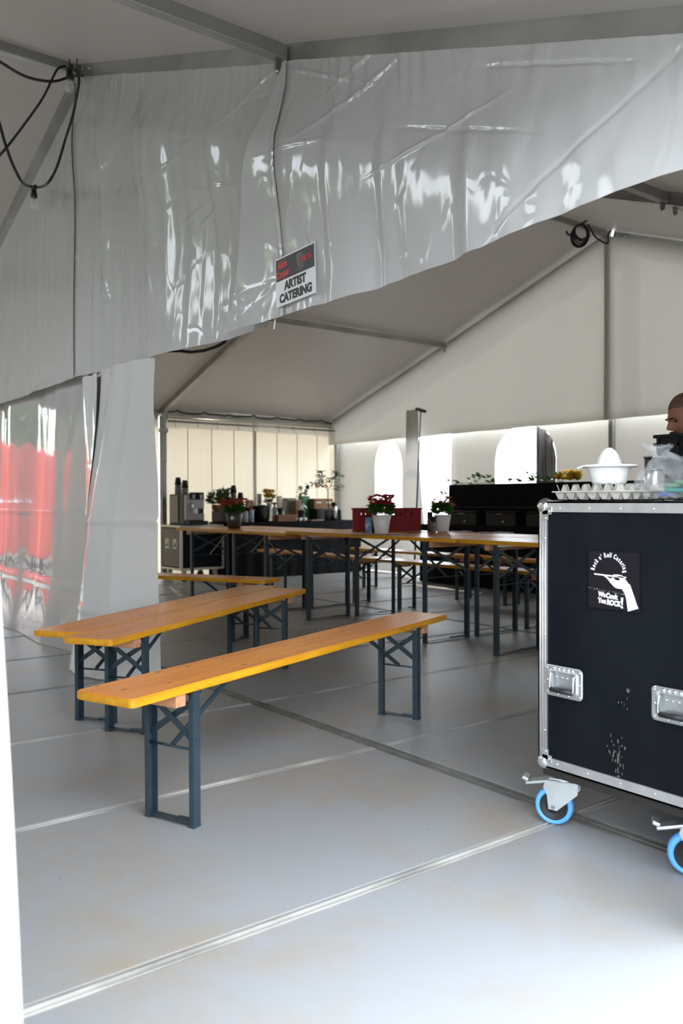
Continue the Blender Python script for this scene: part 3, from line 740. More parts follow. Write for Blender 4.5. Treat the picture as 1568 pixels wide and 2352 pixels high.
for y in (CY0, CY1):
    sy = 1 if y == CY0 else -1
    for z in (CZ0, CZ1):
        sz = 1 if z == CZ0 else -1
        b = MB(); b.box(L_(cxm, y+sy*.003, z+sz*e/2), (CX1-CX0-.05, .006, e)).box(L_(cxm, y+sy*e/2, z+sz*.003), (CX1-CX0-.05, e, .006)); b.build('edge_profile', M_ALUC, fc)
for x in (CX0, CX1):
    for y in (CY0, CY1):
        for z in (CZ0, CZ1):
            sx = 1 if x == CX0 else -1; sy = 1 if y == CY0 else -1; sz = 1 if z == CZ0 else -1
            b = MB(); b.ball(L_(x+sx*.016, y+sy*.016, z+sz*.016), .027, sub=2)
            b.box(L_(x-sx*.001, y+sy*.036, z+sz*.030), (.004, .038, .026), bev=.0015).box(L_(x-sx*.001, y+sy*.028, z+sz*.044), (.004, .028, .034), bev=.0015)
            b.box(L_(x+sx*.03, y-sy*.001, z+sz*.03), (.05, .004, .05), bev=.0015).box(L_(x+sx*.03, y+sy*.03, z-sz*.001), (.05, .05, .004), bev=.0015)
            b.ball(L_(x-sx*.003, y+sy*.046, z+sz*.032), .0045, sub=1).ball(L_(x-sx*.003, y+sy*.032, z+sz*.054), .0045, sub=1)
            b.build('corner_cap', M_CHROME if sz < 0 else M_ZINC, fc)
b = MB()
for k in range(5):
    b.ball(L_(CX0-.001, CY1-.085-.11*k, CZ1-.022), .0045, .6, 1, 1, sub=1); b.ball(L_(CX0-.001, CY1-.075-.115*k, CZ0+.02), .0045, .6, 1, 1, sub=1)
    b.ball(L_(CX0-.001, CY1-.027, CZ0+.12+.155*k), .0045, .6, 1, 1, sub=1)
b.build('rivets', M_CHROME, fc, kind='stuff')
MB().box(L_(cxm, cym, CZ0-.014), (CX1-CX0-.02, CY1-CY0-.02, .03), bev=.004).build('base_board', mat('dark_board', (.02, .018, .017), .45), fc)
def case_handle(yc, zc):
    w, h = .145, .098; h_ = thing('handle', None); h_.parent = fc; h_.location = L_(CX0-.001, yc, zc)
    b = MB(); wi, hi = .098, .060; rr = .014
    def rrect(w, h, r, x, n=4):
        out = []
        for cy, cz, a0 in ((w/2-r, h/2-r, 0), (-w/2+r, h/2-r, 90), (-w/2+r, -h/2+r, 180), (w/2-r, -h/2+r, 270)):
            for k in range(n+1): a = R(a0+k*90/n); out.append(b.bm.verts.new((x, cy+r*math.cos(a), cz+r*math.sin(a))))
        return out
    rings = [rrect(w, h, rr, .001), rrect(w, h, rr, -.002), rrect(w-.006, h-.006, rr, -.004), rrect(wi+.02, hi+.016, rr, -.004), rrect(wi+.006, hi+.004, .01, -.008), rrect(wi, hi, .008, -.006), rrect(wi-.008, hi-.008, .006, .0045)]
    for p, q in zip(rings, rings[1:]):
        for k in range(len(p)): b.bm.faces.new((p[k], p[(k+1) % len(p)], q[(k+1) % len(p)], q[k]))
    b.bm.faces.new(rings[-1]); 
    b.build('dish', M_ZINC, h_)
    b = MB(); y = wi/2-.004
    b.tube(smooth([Vector(p) for p in ((-.008, y, .026), (-.012, y, .0), (-.013, y, -.020), (-.013, y-.006, -.026))], 4), .0045, 8)
    b.build('bail', M_CHROME, h_); b = MB()
    b.tube(smooth([Vector(p) for p in ((-.008, -y, .026), (-.012, -y, .0), (-.013, -y, -.020), (-.013, -y+.006, -.026))], 4), .0045, 8)
    b.build('bail', M_CHROME, h_)
    MB().tube([(-.013, y-.005, -.026), (-.013, -y+.005, -.026)], .0085, 10).build('grip', M_CABLE, h_)
    b = MB()
    for yy, zz in [(-.062, .038), (.062, .038), (-.062, -.038), (.062, -.038), (-.062, 0), (.062, 0), (-.02, -.041), (.02, -.041)]: b.ball((-.004, yy, zz), .0048, .6, 1, 1, sub=1)
    for yy in (-.035, -.018, 0, .018, .035): b.ball((-.004, yy, .040), .0075, .6, 1, .9, sub=1)
    for yy in (-.03, -.01, .01, .03): b.ball((.004, yy, .012), .0045, .6, 1, 1, sub=1)
    b.build('rivets', M_CHROME, h_, kind='stuff')
case_handle(1.698, .492); case_handle(1.316, .488)
def caster(x, y, rz):
    c = thing('castor'); c.parent = fc; c.location = L_(x, y, 0); c.rotation_euler = (0, 0, rz)
    # wheel trails along local -x, axle along local y
    rw = .0625; w = thing; wc = Vector((-.03, 0, rw))
    def wheel(prof, name, m):
        b = MB(); b.lathe(prof, 32); me = b.mesh(name); me.transform(Matrix.Translation(wc) @ Matrix.Rotation(R(90), 4, 'X')); obj(name, me, m, c)
    wheel([(.046, -.017), (.056, -.018), (.061, -.012), (.0625, 0), (.061, .012), (.056, .018), (.046, .017), (.046, -.017)], 'tyre', M_BLUE)
    wheel([(.001, -.012), (.012, -.016), (.016, -.010), (.030, -.010), (.044, -.016), (.046, -.016), (.046, .016), (.044, .016), (.030, .010), (.016, .010), (.012, .016), (.001, .012)], 'rim', M_COFD)
    b = MB()
    for s in (-1, 1):
        b.poly([(-.045, s*.024, .055), (-.018, s*.024, .052), (.048, s*.024, .112), (.050, s*.024, .146), (-.055, s*.024, .146), (-.062, s*.024, .125), (-.050, s*.024, .10)], .003, (0, s, 0))
    b.box((0, 0, .147), (.10, .054, .004)); b.build('fork', M_ZINC, c)
    MB().box((.01, 0, .160), (.10, .085, .005)).lathe([(.032, .149), (.034, .153), (.03, .158)], 18).build('top_plate', M_ZINC, c)
    b = MB(); b.box((-.085, 0, .136), (.075, .045, .010), Matrix.Rotation(R(-12), 3, 'Y'), bev=.003).box((-.122, 0, .143), (.022, .05, .012), Matrix.Rotation(R(20), 3, 'Y'), bev=.003)
    b.build('brake_pedal', M_ZINC, c)
    b = MB(); b.tube([wc+Vector((0, -.03, 0)), wc+Vector((0, .03, 0))], .007, 8).build('axle', M_STEEL, c)
for x, y, rz in ((CX0+.085, 1.765, R(-62)), (CX0+.085, 1.285, R(-55)), (CX1-.085, 1.72, R(-30)), (CX1-.085, 1.27, R(-80))): caster(x, y, rz)
# sticker
st = thing('sticker'); st.parent = fc; st.location = L_(CX0-.0012, 1.516, .825)
MB().box((0, 0, 0), (.0012, .176, .172)).build('vinyl', M_STICK, st)
CB = Matrix.Translation((-.0010, 0, 0)) @ BAS
ra, rcx, rcz = .052, -.016, .018
txt = "Rock n' Roll Catering"
wts = {' ': .55, "'": .4, 'l': .45, 'i': .45, 't': .65, 'r': .7, 'R': 1.1, 'C': 1.05, 'n': .95}
tw = sum(wts.get(c, .9) for c in txt); acc = 0
for c in txt:
    w_ = wts.get(c, .9); an = R(172)-R(164)*(acc+w_/2)/tw; acc += w_
    if c == ' ': continue
    me = text_mesh(c, .019, .0007, .0002, sx=.62)
    me.transform(CB @ Matrix.Translation((rcx+ra*math.cos(an), rcz+ra*math.sin(an), 0)) @ Matrix.Rotation(an-math.pi/2, 4, 'Z')); obj('lettering', me, M_WPRINT, st)
def onst(pts, name): MB().poly([CB @ Vector((u, v, 0)) for u, v in pts], .0005, (-1, 0, 0)).build(name, M_WPRINT, st)
onst([(-.068, .0185), (-.066, .0145), (.042, .0105), (.045, .0145)], 'plate_line')
onst([(-.036, .014), (-.022, .006), (-.008, -.008), (.004, -.018), (.012, -.021), (.030, -.022), (.040, -.036), (.044, -.050), (.050, -.086), (.062, -.082), (.085, -.074), (.080, -.066), (.066, -.030), (.056, -.006), (.052, -.006), (.044, .004), (.030, .018), (.016, .020), (.000, .019), (-.002, .0155), (.018, .013), (.024, .004), (.014, .002), (.006, .004), (.000, .0105), (-.012, .006), (-.024, .013)], 'serving_hand')
for s, u, v, sz in (('We', -.040, -.050, .020), ('Cook', -.006, -.053, .021), ('You', -.040, -.069, .020), ('ROCK', .001, -.073, .021)):
    me = text_mesh(s, sz, .0012, .0002, sx=.82); me.transform(CB @ Matrix.Translation((u, v, 0)) @ Matrix.Rotation(R(-3), 4, 'Z')); obj('lettering', me, M_WPRINT, st)
onst([(.026, -.048), (.034, -.047), (.032, -.070), (.028, -.070)], 'exclamation_mark'); onst([(.027, -.073), (.033, -.073), (.033, -.079), (.027, -.079)], 'exclamation_mark')
b = MB()
for k in range(26):
    u = -.086+.13*k/26; v = -.026-.012*k/26
    q = [CB @ Vector((u+random.uniform(-.003, .003), v+random.uniform(-.0025, .0025), 0)) for _ in range(3)]; b.poly(q, .0003, (-1, 0, 0))
b.build('crease_wear', mat('wear', (.40, .40, .40), .6), st, kind='stuff')
b = MB()
for (yc, zc, n, ss) in ((1.515, .300, 26, .028), (1.50, .27, 14, .022), (1.485, .46, 5, .012), (1.47, .50, 4, .01)):
    for k in range(n):
        y = random.gauss(yc, ss*.7); z = random.gauss(zc, ss); h = random.uniform(.004, .016); w = random.uniform(.001, .003)
        b.poly([L_(CX0+.0050, y, z), L_(CX0+.0050, y+w, z+h*.3), L_(CX0+.0050, y+w*.6, z+h), L_(CX0+.0050, y-w*.6, z+h*.6)], .0012, (-1, 0, 0))
b.build('scuffs', M_SCUFF, fc, kind='stuff')

# things on the case
N_ = Vector((2.205, 1.515, CZ1+.004)); ua = R(84)
et = thing('egg_tray', 'grey pulp egg tray on the flight case under the white juicer', 'egg tray', N_, ua)
def tray(u, v, S=.27, n=6):
    x = u*S; y = -v*S
    h = .026+.021*math.cos(2*math.pi*u*n)*.5*2*.5+.021*math.cos(2*math.pi*v*n)*.5
    cx = math.cos(2*math.pi*u*n); cy = math.cos(2*math.pi*v*n)
    q = (cx+cy)*.5
    h = .026+ (.024*min(1, q*1.35) if q > 0 else .026*max(-1, q*1.5))
    if u < .0 or u > 1: h = .026
    return (x, y, h)
obj('pulp_cups', sheet(tray, 96, 96), M_PULP, et)
b = MB(); S = .27
for a, c in (((-.004, .004), (S+.004, .004)), ((S+.004, .004), (S+.004, -S-.004)), ((S+.004, -S-.004), (-.004, -S-.004)), ((-.004, -S-.004), (-.004, .004))):
    b.bar((*a, .0265), (*c, .0265), .012, .004)
b.build('rim', M_PULP, et)
# the tray edge rows: closed outer faces of the rim cups
b = MB()
for k in range(6):
    t = (k+.5)/6*S
    for (x, y, ang) in ((t, .0, 0), (.0, -t, 90), (t, -S, 180), (S, -t, 270)):
        m = Matrix.Rotation(R(ang), 3, 'Z'); c0 = Vector((x, y, 0))
        for zz, w1, w0 in ((1, .012, .021), (-1, .008, .021)):
            zt = .026+zz*.024
            q = [c0+m @ Vector((-w0, .001, .026)), c0+m @ Vector((w0, .001, .026)), c0+m @ Vector((w1, -.004, zt)), c0+m @ Vector((-w1, -.004, zt))]
            if zz < 0: b.poly(q, .002, m @ Vector((0, 1, 0)))
        t2 = t
b.build('outer_cups', M_PULP, et)
ju = thing('juicer', 'white plastic citrus juicer standing on the egg tray', 'juicer', (2.325, 1.642, CZ1+.053))
prof = [(.040, .0), (.050, .0), (.054, .008), (.066, .048), (.070, .056), (.088, .055), (.091, .058), (.088, .062), (.068, .063), (.060, .050), (.048, .048)]
MB().lathe(prof, 40).build('bowl', M_JUICE, ju)
MB().lathe([(.050, .050), (.046, .060), (.038, .066), (.036, .075), (.030, .092), (.020, .108), (.008, .117), (.001, .118)], 64,
           mod=lambda a, z: 1 if z < .064 or z > .115 else 1-.09*(.5+.5*math.cos(10*a))).build('reamer', M_JUICE, ju)
o = MB(); d_ = Vector((-.79, .61, 0)); d2 = Vector((-.61, -.79, 0))
o.poly([d_*.086+d2*.02+Vector((0, 0, .057)), d_*.104+d2*.006+Vector((0, 0, .050)), d_*.104-d2*.006+Vector((0, 0, .050)), d_*.086-d2*.02+Vector((0, 0, .057))], .004, (0, 0, 1)); o.build('spout', M_JUICE, ju)
cp = thing('cutlery_pot', 'small steel wire-ringed pot behind the juicer', 'pot', (2.60, 1.655, CZ1+.001))
MB().lathe([(.030, 0), (.032, .002), (.034, .150), (.031, .150), (.029, .004), (.001, .004)], 20).build('body', M_STEEL, cp)
b = MB()
for z in (.05, .105, .148): b.tube([Vector((.036*math.cos(a), .036*math.sin(a), z)) for a in [2*math.pi*k/18 for k in range(19)]], .003, 5, cap=False)
b.build('wire_ring', M_STEEL, cp)
bg = thing('plastic_bag', 'crumpled clear plastic bag with green and blue packets on flight case', 'bag', (2.36, 1.415, CZ1+.003))
def film(u, v, s=0):
    a = 2*math.pi*u; t = v; z = .135*t
    rad = interp(t, [(0, .03), (.05, .10), (.3, .115), (.6, .085), (.85, .05), (1, .02)])
    rad *= 1+.30*nz(math.cos(a)*2, math.sin(a)*2, t*3+s)+.16*nz(math.cos(a)*6, math.sin(a)*6, t*6+s)
    z += .022*nz(math.cos(a)*2.5, math.sin(a)*2.5, 7+t*2)*t
    sh = CR*(-.055*t*t)
    return (rad*math.cos(a)+sh.x, rad*math.sin(a)*1.1+sh.y, max(.002, z))
obj('film', sheet(film, 70, 40), M_BAG, bg)
def film2(u, v):
    a = 2*math.pi*u; rad = lerp(.012, .045, v)*(1+.35*nz(math.cos(a)*3, math.sin(a)*3, v*4)); c = CR*(-.055-.02*v)
    return (c.x+rad*math.cos(a), c.y+rad*math.sin(a), .125+.042*v+.012*nz(math.cos(a)*4, math.sin(a)*4, 3))
obj('twisted_neck', sheet(film2, 40, 14), M_BAG, bg)
for k in range(11):
    m_ = [M_GREEN, mat('blue_foil', (.03, .10, .45), .3), mat('teal_foil', (.03, .30, .25), .3)][k % 3]
    b = MB(); b.box((random.uniform(-.04, .05), random.uniform(-.10, .035), .018+.012*(k % 4)), (.05, .035, .012), Matrix.Rotation(random.uniform(0, 3), 3, 'Z') @ Matrix.Rotation(random.uniform(-.4, .4), 3, 'X'), bev=.004)
    b.build('packet', m_, bg)
MB().box((.02, -.045, .098), (.05, .004, .022), Matrix.Rotation(.6, 3, 'X'), bev=.001).build('yellow_tag', mat('tagy', (.6, .65, .15), .5), bg)
# black crates behind the case
cr_y = 2.226-.30
def crate(z, label, zh=.335):
    c = thing('euro_crate', label, 'crate', (3.70, cr_y, z), group='black stacking crates behind the flight case')
    hx, hy = .2, .3
    b = MB(); b.box((0, 0, .006), (.38, .58, .012)).build('bottom', M_BLK, c)
    for nm, cx, cy, dx, dy in (('wall', -hx+.006, 0, .012, .58), ('wall', hx-.006, 0, .012, .58), ('wall', 0, -hy+.006, .38, .012), ('wall', 0, hy-.006, .38, .012)):
        w_ = MB().box((cx, cy, zh/2), (dx, dy, zh-.02)).build(nm, M_BLK, c)
    b = MB()
    for z_ in (zh-.012, zh-.05, .02):
        b.box((-hx, 0, z_), (.022, .60, .014)).box((hx, 0, z_), (.022, .60, .014)).box((0, -hy, z_), (.40, .022, .014)).box((0, hy, z_), (.40, .022, .014))
    for y in (-.28, -.18, .18, .28): b.box((-hx-.002, y, zh/2), (.018, .012, zh-.03))
    b.build('ribs', M_BLK, c)
    b = MB()
    for y in [-.13+.04*k for k in range(7)]:
        for z_ in [.06+.032*k for k in range(6)]: b.box((-hx-.0015, y, z_), (.004, .020, .009))
    b.build('vent_slots', mat('slot_edge', (.05, .052, .056), .3), c, kind='stuff')
for k in range(4): crate(.001+.3435*k, ['black plastic crate at the bottom of the stack behind the flight case', 'black plastic crate second from bottom behind the flight case', 'black plastic crate second from top behind the flight case', 'black slotted plastic crate on top of stack, before the man'][k])

# ------------------------------------------------------------------ man behind the crates
mp_ = Vector((4.175, 2.345, 0)); face = Vector((-.796, .606, 0))
man = thing('person', 'man with shaved head and dark moustache looking down, black shirt, right edge', 'person', mp_, math.atan2(face.y, face.x))
# local +x is where he faces
def skinned(verts, edges, name, m, parent, root=0):
    me = bpy.data.meshes.new(name); me.from_pydata([v[:3] for v in verts], edges, [])
    o = bpy.data.objects.new(name, me); col.objects.link(o)
    md = o.modifiers.new('s', 'SKIN'); md.use_smooth_shade = True
    for i, v in enumerate(verts):
        rd = v[3]; me.skin_vertices[0].data[i].radius = rd if isinstance(rd, tuple) else (rd, rd)
        me.skin_vertices[0].data[i].use_root = (i == root)
    o.modifiers.new('u', 'SUBSURF').levels = 2
    dg = bpy.context.evaluated_depsgraph_get(); me2 = bpy.data.meshes.new_from_object(o.evaluated_get(dg))
    bpy.data.objects.remove(o); me2.materials.clear()
    for p in me2.polygons: p.use_smooth = True
    return obj(name, me2, m, parent)
BV = [(0, 0, .88, (.13, .16)), (.005, 0, 1.05, (.11, .15)), (.03, 0, 1.22, (.12, .17)), (.06, 0, 1.34, (.09, .15)), (.075, 0, 1.39, .06), (.09, 0, 1.44, .055)]
BE = [(0, 1), (1, 2), (2, 3), (3, 4), (4, 5)]
for s in (1, -1):
    i = len(BV)
    BV += [(0, s*.09, .84, .085), (.01, s*.10, .47, .058), (-.01, s*.10, .09, .042), (.0, s*.10, .045, .045), (.14, s*.115, .03, .032)]
    BE += [(0, i), (i, i+1), (i+1, i+2), (i+2, i+3), (i+3, i+4)]
    j = len(BV)
    BV += [(.045, s*.19, 1.33, .056), (.06, s*.225, 1.06, .043), (.26, s*.17, .98, .034), (.30, s*.155, .975, .030), (.36, s*.15, .97, .030)]
    BE += [(3, j), (j, j+1), (j+1, j+2), (j+2, j+3), (j+3, j+4)]
    for f_, (dx, dy, dz) in enumerate(((.07, .030, -.01), (.085, .010, -.012), (.08, -.010, -.014), (.065, -.028, -.016))):
        k = len(BV); BV += [(.36+dx*.5, s*.15+dy, .97+dz*.4, .0095), (.36+dx, s*.15+dy*1.1, .955+dz*1.6, .0085)]; BE += [(j+4, k), (k, k+1)]
    k = len(BV); BV += [(.355, s*.15-s*.045, .965, .011), (.395, s*.15-s*.055, .955, .009)]; BE += [(j+3, k), (k, k+1)]
body = skinned(BV, BE, 'body', M_SKIN, man)
SV = [(0, 0, .90, (.15, .18)), (.005, 0, 1.05, (.13, .17)), (.03, 0, 1.22, (.138, .188)), (.058, 0, 1.34, (.10, .165)), (.072, 0, 1.385, .072)]
SE = [(0, 1), (1, 2), (2, 3), (3, 4)]
for s in (1, -1):
    i = len(SV); SV += [(.045, s*.195, 1.335, .070), (.052, s*.225, 1.15, .062)]; SE += [(3, i), (i, i+1)]
skinned(SV, SE, 'shirt', M_SHIRT, man)
TV = [(0, 0, .92, (.142, .17)), (0, 0, .84, (.14, .17))]; TE = [(0, 1)]
for s in (1, -1):
    i = len(TV); TV += [(0, s*.09, .80, .10), (.01, s*.10, .47, .073), (-.01, s*.10, .10, .062)]; TE += [(1, i), (i, i+1), (i+1, i+2)]
skinned(TV, TE, 'trousers', M_TROU, man)
for s in (1, -1): MB().ball((.05, s*.105, .045), .05, 2.6, .95, .85, sub=2).build('shoe', M_BLK, man)
HC = Vector((.105, 0, 1.500)); HT = R(22)          # head centre, looking down
HM = Matrix.Translation(HC) @ Matrix.Rotation(HT, 4, 'Y')
def headp(th, ph):
    # th azimuth (0 = face), ph elevation -90..90
    d = Vector((math.cos(ph)*math.cos(th), math.cos(ph)*math.sin(th), math.sin(ph)))
    x = d.x*.102; y = d.y*.078; z = d.z*.122
    if z < 0: y *= 1+z*1.9; x *= 1+z*(.9 if x > 0 else 2.2)
    if d.x > 0:
        g = lambda y0, z0, wy, wz: math.exp(-((y-y0)/wy)**2-((z-z0)/wz)**2)
        x += .010*g(0, .022, .045, .012)+.028*g(0, -.026, .011, .018)+.014*g(0, -.008, .009, .02)+.008*g(0, -.062, .024, .008)+.010*g(0, -.098, .025, .016)
        for s in (1, -1): x -= .012*g(s*.030, .002, .014, .011); x += .006*g(s*.042, -.03, .018, .02)
    return Vector((x, y, z))
def hs(u, v): return HM @ headp(2*math.pi*u, math.pi*(v-.5))
head = obj('head', sheet(hs, 96, 64), M_SKIN, body)
def cap_(off, cond, name, m):
    vs_ = []; fs = []; n, k = 96, 64
    for i in range(n+1):
        for j in range(k+1):
            p = headp(2*math.pi*i/n, math.pi*(j/k-.5)); vs_.append(HM @ (p*(1+off)))
    for i in range(n):
        for j in range(k):
            p = headp(2*math.pi*(i+.5)/n, math.pi*((j+.5)/k-.5))
            if cond(p): a = i*(k+1)+j; fs.append((a, a+1, a+k+2, a+k+1))
    me = bpy.data.meshes.new(name); me.from_pydata(vs_, [], fs)
    for p in me.polygons: p.use_smooth = True
    bm = bmesh.new(); bm.from_mesh(me); bmesh.ops.delete(bm, geom=[v for v in bm.verts if not v.link_faces], context='VERTS'); bm.to_mesh(me); bm.free()
    return obj(name, me, m, body)
cap_(.012, lambda p: p.z > .055+.35*max(0, p.x-.04) or (p.x < -.005 and p.z > -.03), 'stubble_hair', M_STUB)
cap_(.05, lambda p: p.x > .03 and ((-.092 < p.z < -.068 and abs(p.y) < .034) or (p.z < -.088 and p.x > -.01)) or (p.z < -.07 and -.01 < p.x <= .06 and abs(p.y) > .02), 'beard', M_HAIR)
b = MB()
for s in (1, -1): b.tube([HM @ Vector((.118, s*.004, -.050)), HM @ Vector((.110, s*.020, -.053)), HM @ Vector((.095, s*.034, -.066))], [.008, .009, .004], 8)
b.build('moustache', M_HAIR, body)
for s in (1, -1):
    MB().tube([HM @ Vector((.108, s*.014, .020)), HM @ Vector((.106, s*.030, .024)), HM @ Vector((.094, s*.046, .018))], [.004, .005, .003], 6).build('eyebrow', M_HAIR, body)
    MB().ball(HM @ Vector((.086, s*.031, .002)), .008, sub=2).build('eye', M_HAIR, body)
    MB().ball(HM @ Vector((-.008, s*.078, -.006)), .028, .55, .3, 1, sub=2).build('ear', M_SKIN, body)

# ------------------------------------------------------------------ plants, crate and small things on the tables
def foliage(name, m, parent, c, rx, rz, n, L, W, up=.4, seed=0):
    rnd = random.Random(seed); b = MB(); c = Vector(c)
    for k in range(n):
        a = rnd.uniform(0, 2*math.pi); q = math.sqrt(rnd.random()); h = rnd.random()
        p = c+Vector((rx*q*math.cos(a), rx*q*math.sin(a), rz*(h-.3)))
        b.leaf(p, (math.cos(a)*(.4+q), math.sin(a)*(.4+q), up+rnd.uniform(-.3, .7)), (rnd.uniform(-1, 1), rnd.uniform(-1, 1), 1), L*rnd.uniform(.7, 1.2), W)
    return b.build(name, m, parent)
def blossoms(m, parent, c, rx, rz, n, s, seed=0, name='blossoms'):
    rnd = random.Random(seed); b = MB(); c = Vector(c)
    for k in range(n):
        a = rnd.uniform(0, 6.28); q = math.sqrt(rnd.random()); p = c+Vector((rx*q*math.cos(a), rx*q*math.sin(a), rz*rnd.random()))
        for i in range(5):
            t = i*1.2566+a; b.leaf(p, (math.cos(t), math.sin(t), .5), (0, 0, 1), s, s*.8)
        b.ball(p+Vector((0, 0, s*.15)), s*.28, sub=1)
    return b.build(name, m, parent)
def pot(parent, m, r0, r1, h, name='pot'):
    MB().lathe([(r0*.8, 0), (r0, .004), (lerp(r0, r1, .5), h*.5), (r1, h), (r1*.93, h), (r1*.9, h-.015), (.001, h-.015)], 28).build(name, m, parent)
def on_table(px, py, z): p = hit(px, py, 2, z); return p
tz = TZ+.001
p = hit(531, 1211, 2, .771); p = Vector((4.62, 7.98, .771))
g = thing('potted_flower', 'charcoal pot with white diamond mark and coral flowers on left table', 'potted plant', p)
pot(g, M_GREYPOT, .068, .092, .175)
me = MB().poly([(-.0, .022*math.cos(a), .115+.026*math.sin(a)) for a in [k*math.pi/2 for k in range(4)]], .003, (-1, 0, 0)).poly([(-.001, .010*math.cos(a), .115+.012*math.sin(a)) for a in [k*math.pi/2 for k in range(4)]], .001, (1, 0, 0)).mesh('diamond_mark')
me.transform(Matrix.Rotation(math.atan2(-p.y, -p.x)-math.pi-.25, 4, 'Z') @ Matrix.Translation((-.087, 0, 0))); obj('diamond_mark', me, M_WPRINT, g)
foliage('leaves', M_LEAF, g, (0, 0, .19), .09, .08, 140, .06, .04, seed=1); blossoms(mat('coral_petals', (.60, .13, .07), .5), g, (0, 0, .24), .15, .08, 110, .032, 2)
def white_pot(px, py, label, mf, seed, nb, h=.155, r=.077):
    p = on_table(px, py, tz); g = thing('potted_flower', label, 'potted plant', p)
    pot(g, M_WHITE, r*.72, r, h); foliage('leaves', M_LEAF, g, (0, 0, h+.03), r*.95, .08, 120, .06, .045, seed=seed)
    return g, h
g, h = white_pot(876, 1227, 'white pot with red flowers in front of the red crate', M_FRED, 3, 60)
blossoms(M_FRED, g, (0, 0, h+.085), .10, .08, 90, .034, 4)
g, h = white_pot(1016, 1222, 'white pot with sparse orange flowers beside pepper mills', M_FORA, 5, 12, .150, .073)
blossoms(M_FORA, g, (0, 0, h+.075), .12, .08, 14, .038, 16)
blossoms(M_FORA, g, (.01, .02, h+.17), .012, .025, 4, .03, 26)
def mill(px, py, label, body_m, cap_m, h=.16, r=.024):
    p = on_table(px, py, tz); g = thing('spice_shaker', label, 'shaker', p, group='spice shakers on the tables')
    MB().lathe([(r, 0), (r, h*.62), (r*.85, h*.68)], 18).build('body', body_m, g)
    MB().lathe([(r*.85, h*.66), (r*.95, h*.7), (r*.95, h), (r*.3, h)], 18).build('cap', cap_m, g)
mill(846, 1226, 'blue capped salt shaker left of the red flowers', M_BLUEL, mat('sky_cap', (.10, .30, .55), .4), .135, .028)
mill(857, 1225, 'slim black shaker between blue shaker and white pot', M_BLK, M_BLK, .12, .018)
mill(987, 1222, 'tall black pepper mill beside the orange flowers', mat('pepper', (.05, .03, .025), .3, c2=(.18, .10, .07), nscale=60), M_BLK, .175, .024)
mill(995, 1224, 'shorter black mill with white label beside the orange flowers', mat('label_w', (.30, .30, .30), .4, c2=(.02, .02, .02), nscale=40), M_BLK, .14, .024)
def napkin(px, py, w, d, rz, label, seed):
    p = on_table(px, py, tz+.001)
    def f(u, v): return ((u-.5)*w, (v-.5)*d, .002+.010*abs(nz(u*3+seed, v*3, seed))+.012*max(0, u-.8)*abs(nz(v*4, seed)))
    o = obj('napkin', sheet(f, 14, 14), mat('napkin_paper', (.74, .70, .68), .8), None, label, 'napkin', 'paper napkins on the tables', loc=p); o.rotation_euler = (0, 0, rz)
napkin(835, 1227, .22, .18, R(-40), 'white paper napkin under the blue shaker', 1)
napkin(905, 1227, .20, .16, R(-30), 'white paper napkin right of the red flowers', 2)
napkin(960, 1222, .20, .12, R(-40), 'white paper napkin left of the pepper mills', 3)
napkin(1045, 1222, .30, .14, R(-36), 'crumpled white paper napkin right of the orange flowers', 4)
napkin(1137, 1224, .30, .10, R(-38), 'white paper napkin lying alone toward the flight case', 5)
# red crate
p = on_table(868, 1217, tz); p = Vector((5.10, 6.02, tz))
rcx_ = thing('bread_crate', 'dark red plastic crate standing on the tables behind the red flowers', 'crate', p, math.atan2(-.606, .796))
LW, DW, HW = .62, .36, .205
MB().box((0, 0, .006), (LW-.03, DW-.03, .012)).build('bottom', M_RED, rcx_)
for s in (-1, 1):
    b = MB(); y = s*(DW/2-.008)
    zs = HW*.68; ze = HW*.80                     # row of slots: bars between
    b.box((0, y, zs/2), (LW, .012, zs)); b.box((0, y, (ze+HW)/2), (LW, .012, HW-ze))
    xs = [-.31, -.24, -.22, -.198, -.18, -.135, -.12, -.09, .09, .12, .14, .17, .19, .215, .235, .31]
    for k in range(0, len(xs), 2): b.box(((xs[k]+xs[k+1])/2, y, (zs+ze)/2), (xs[k+1]-xs[k], .012, ze-zs+.002))
    for x in (-.30, -.17, .0, .17, .30): b.box((x, y+s*.008, HW/2), (.010, .006, HW-.01))
    b.build('side_wall', M_RED, rcx_)
    b = MB(); x = s*(LW/2-.006); b.box((x, 0, HW*.35), (.012, DW, HW*.7)).box((x, 0, HW*.94), (.012, DW, HW*.12)).box((x, -.13, HW*.8), (.012, .10, HW*.2)).box((x, .13, HW*.8), (.012, .10, HW*.2)).build('end_wall', M_RED, rcx_)
b = MB()
for a, c in (((-.31, -.18), (.31, -.18)), ((.31, -.18), (.31, .18)), ((.31, .18), (-.31, .18)), ((-.31, .18), (-.31, -.18))): b.bar((*a, HW-.004), (*c, HW-.004), .022, .012)
b.build('rim', M_RED, rcx_)

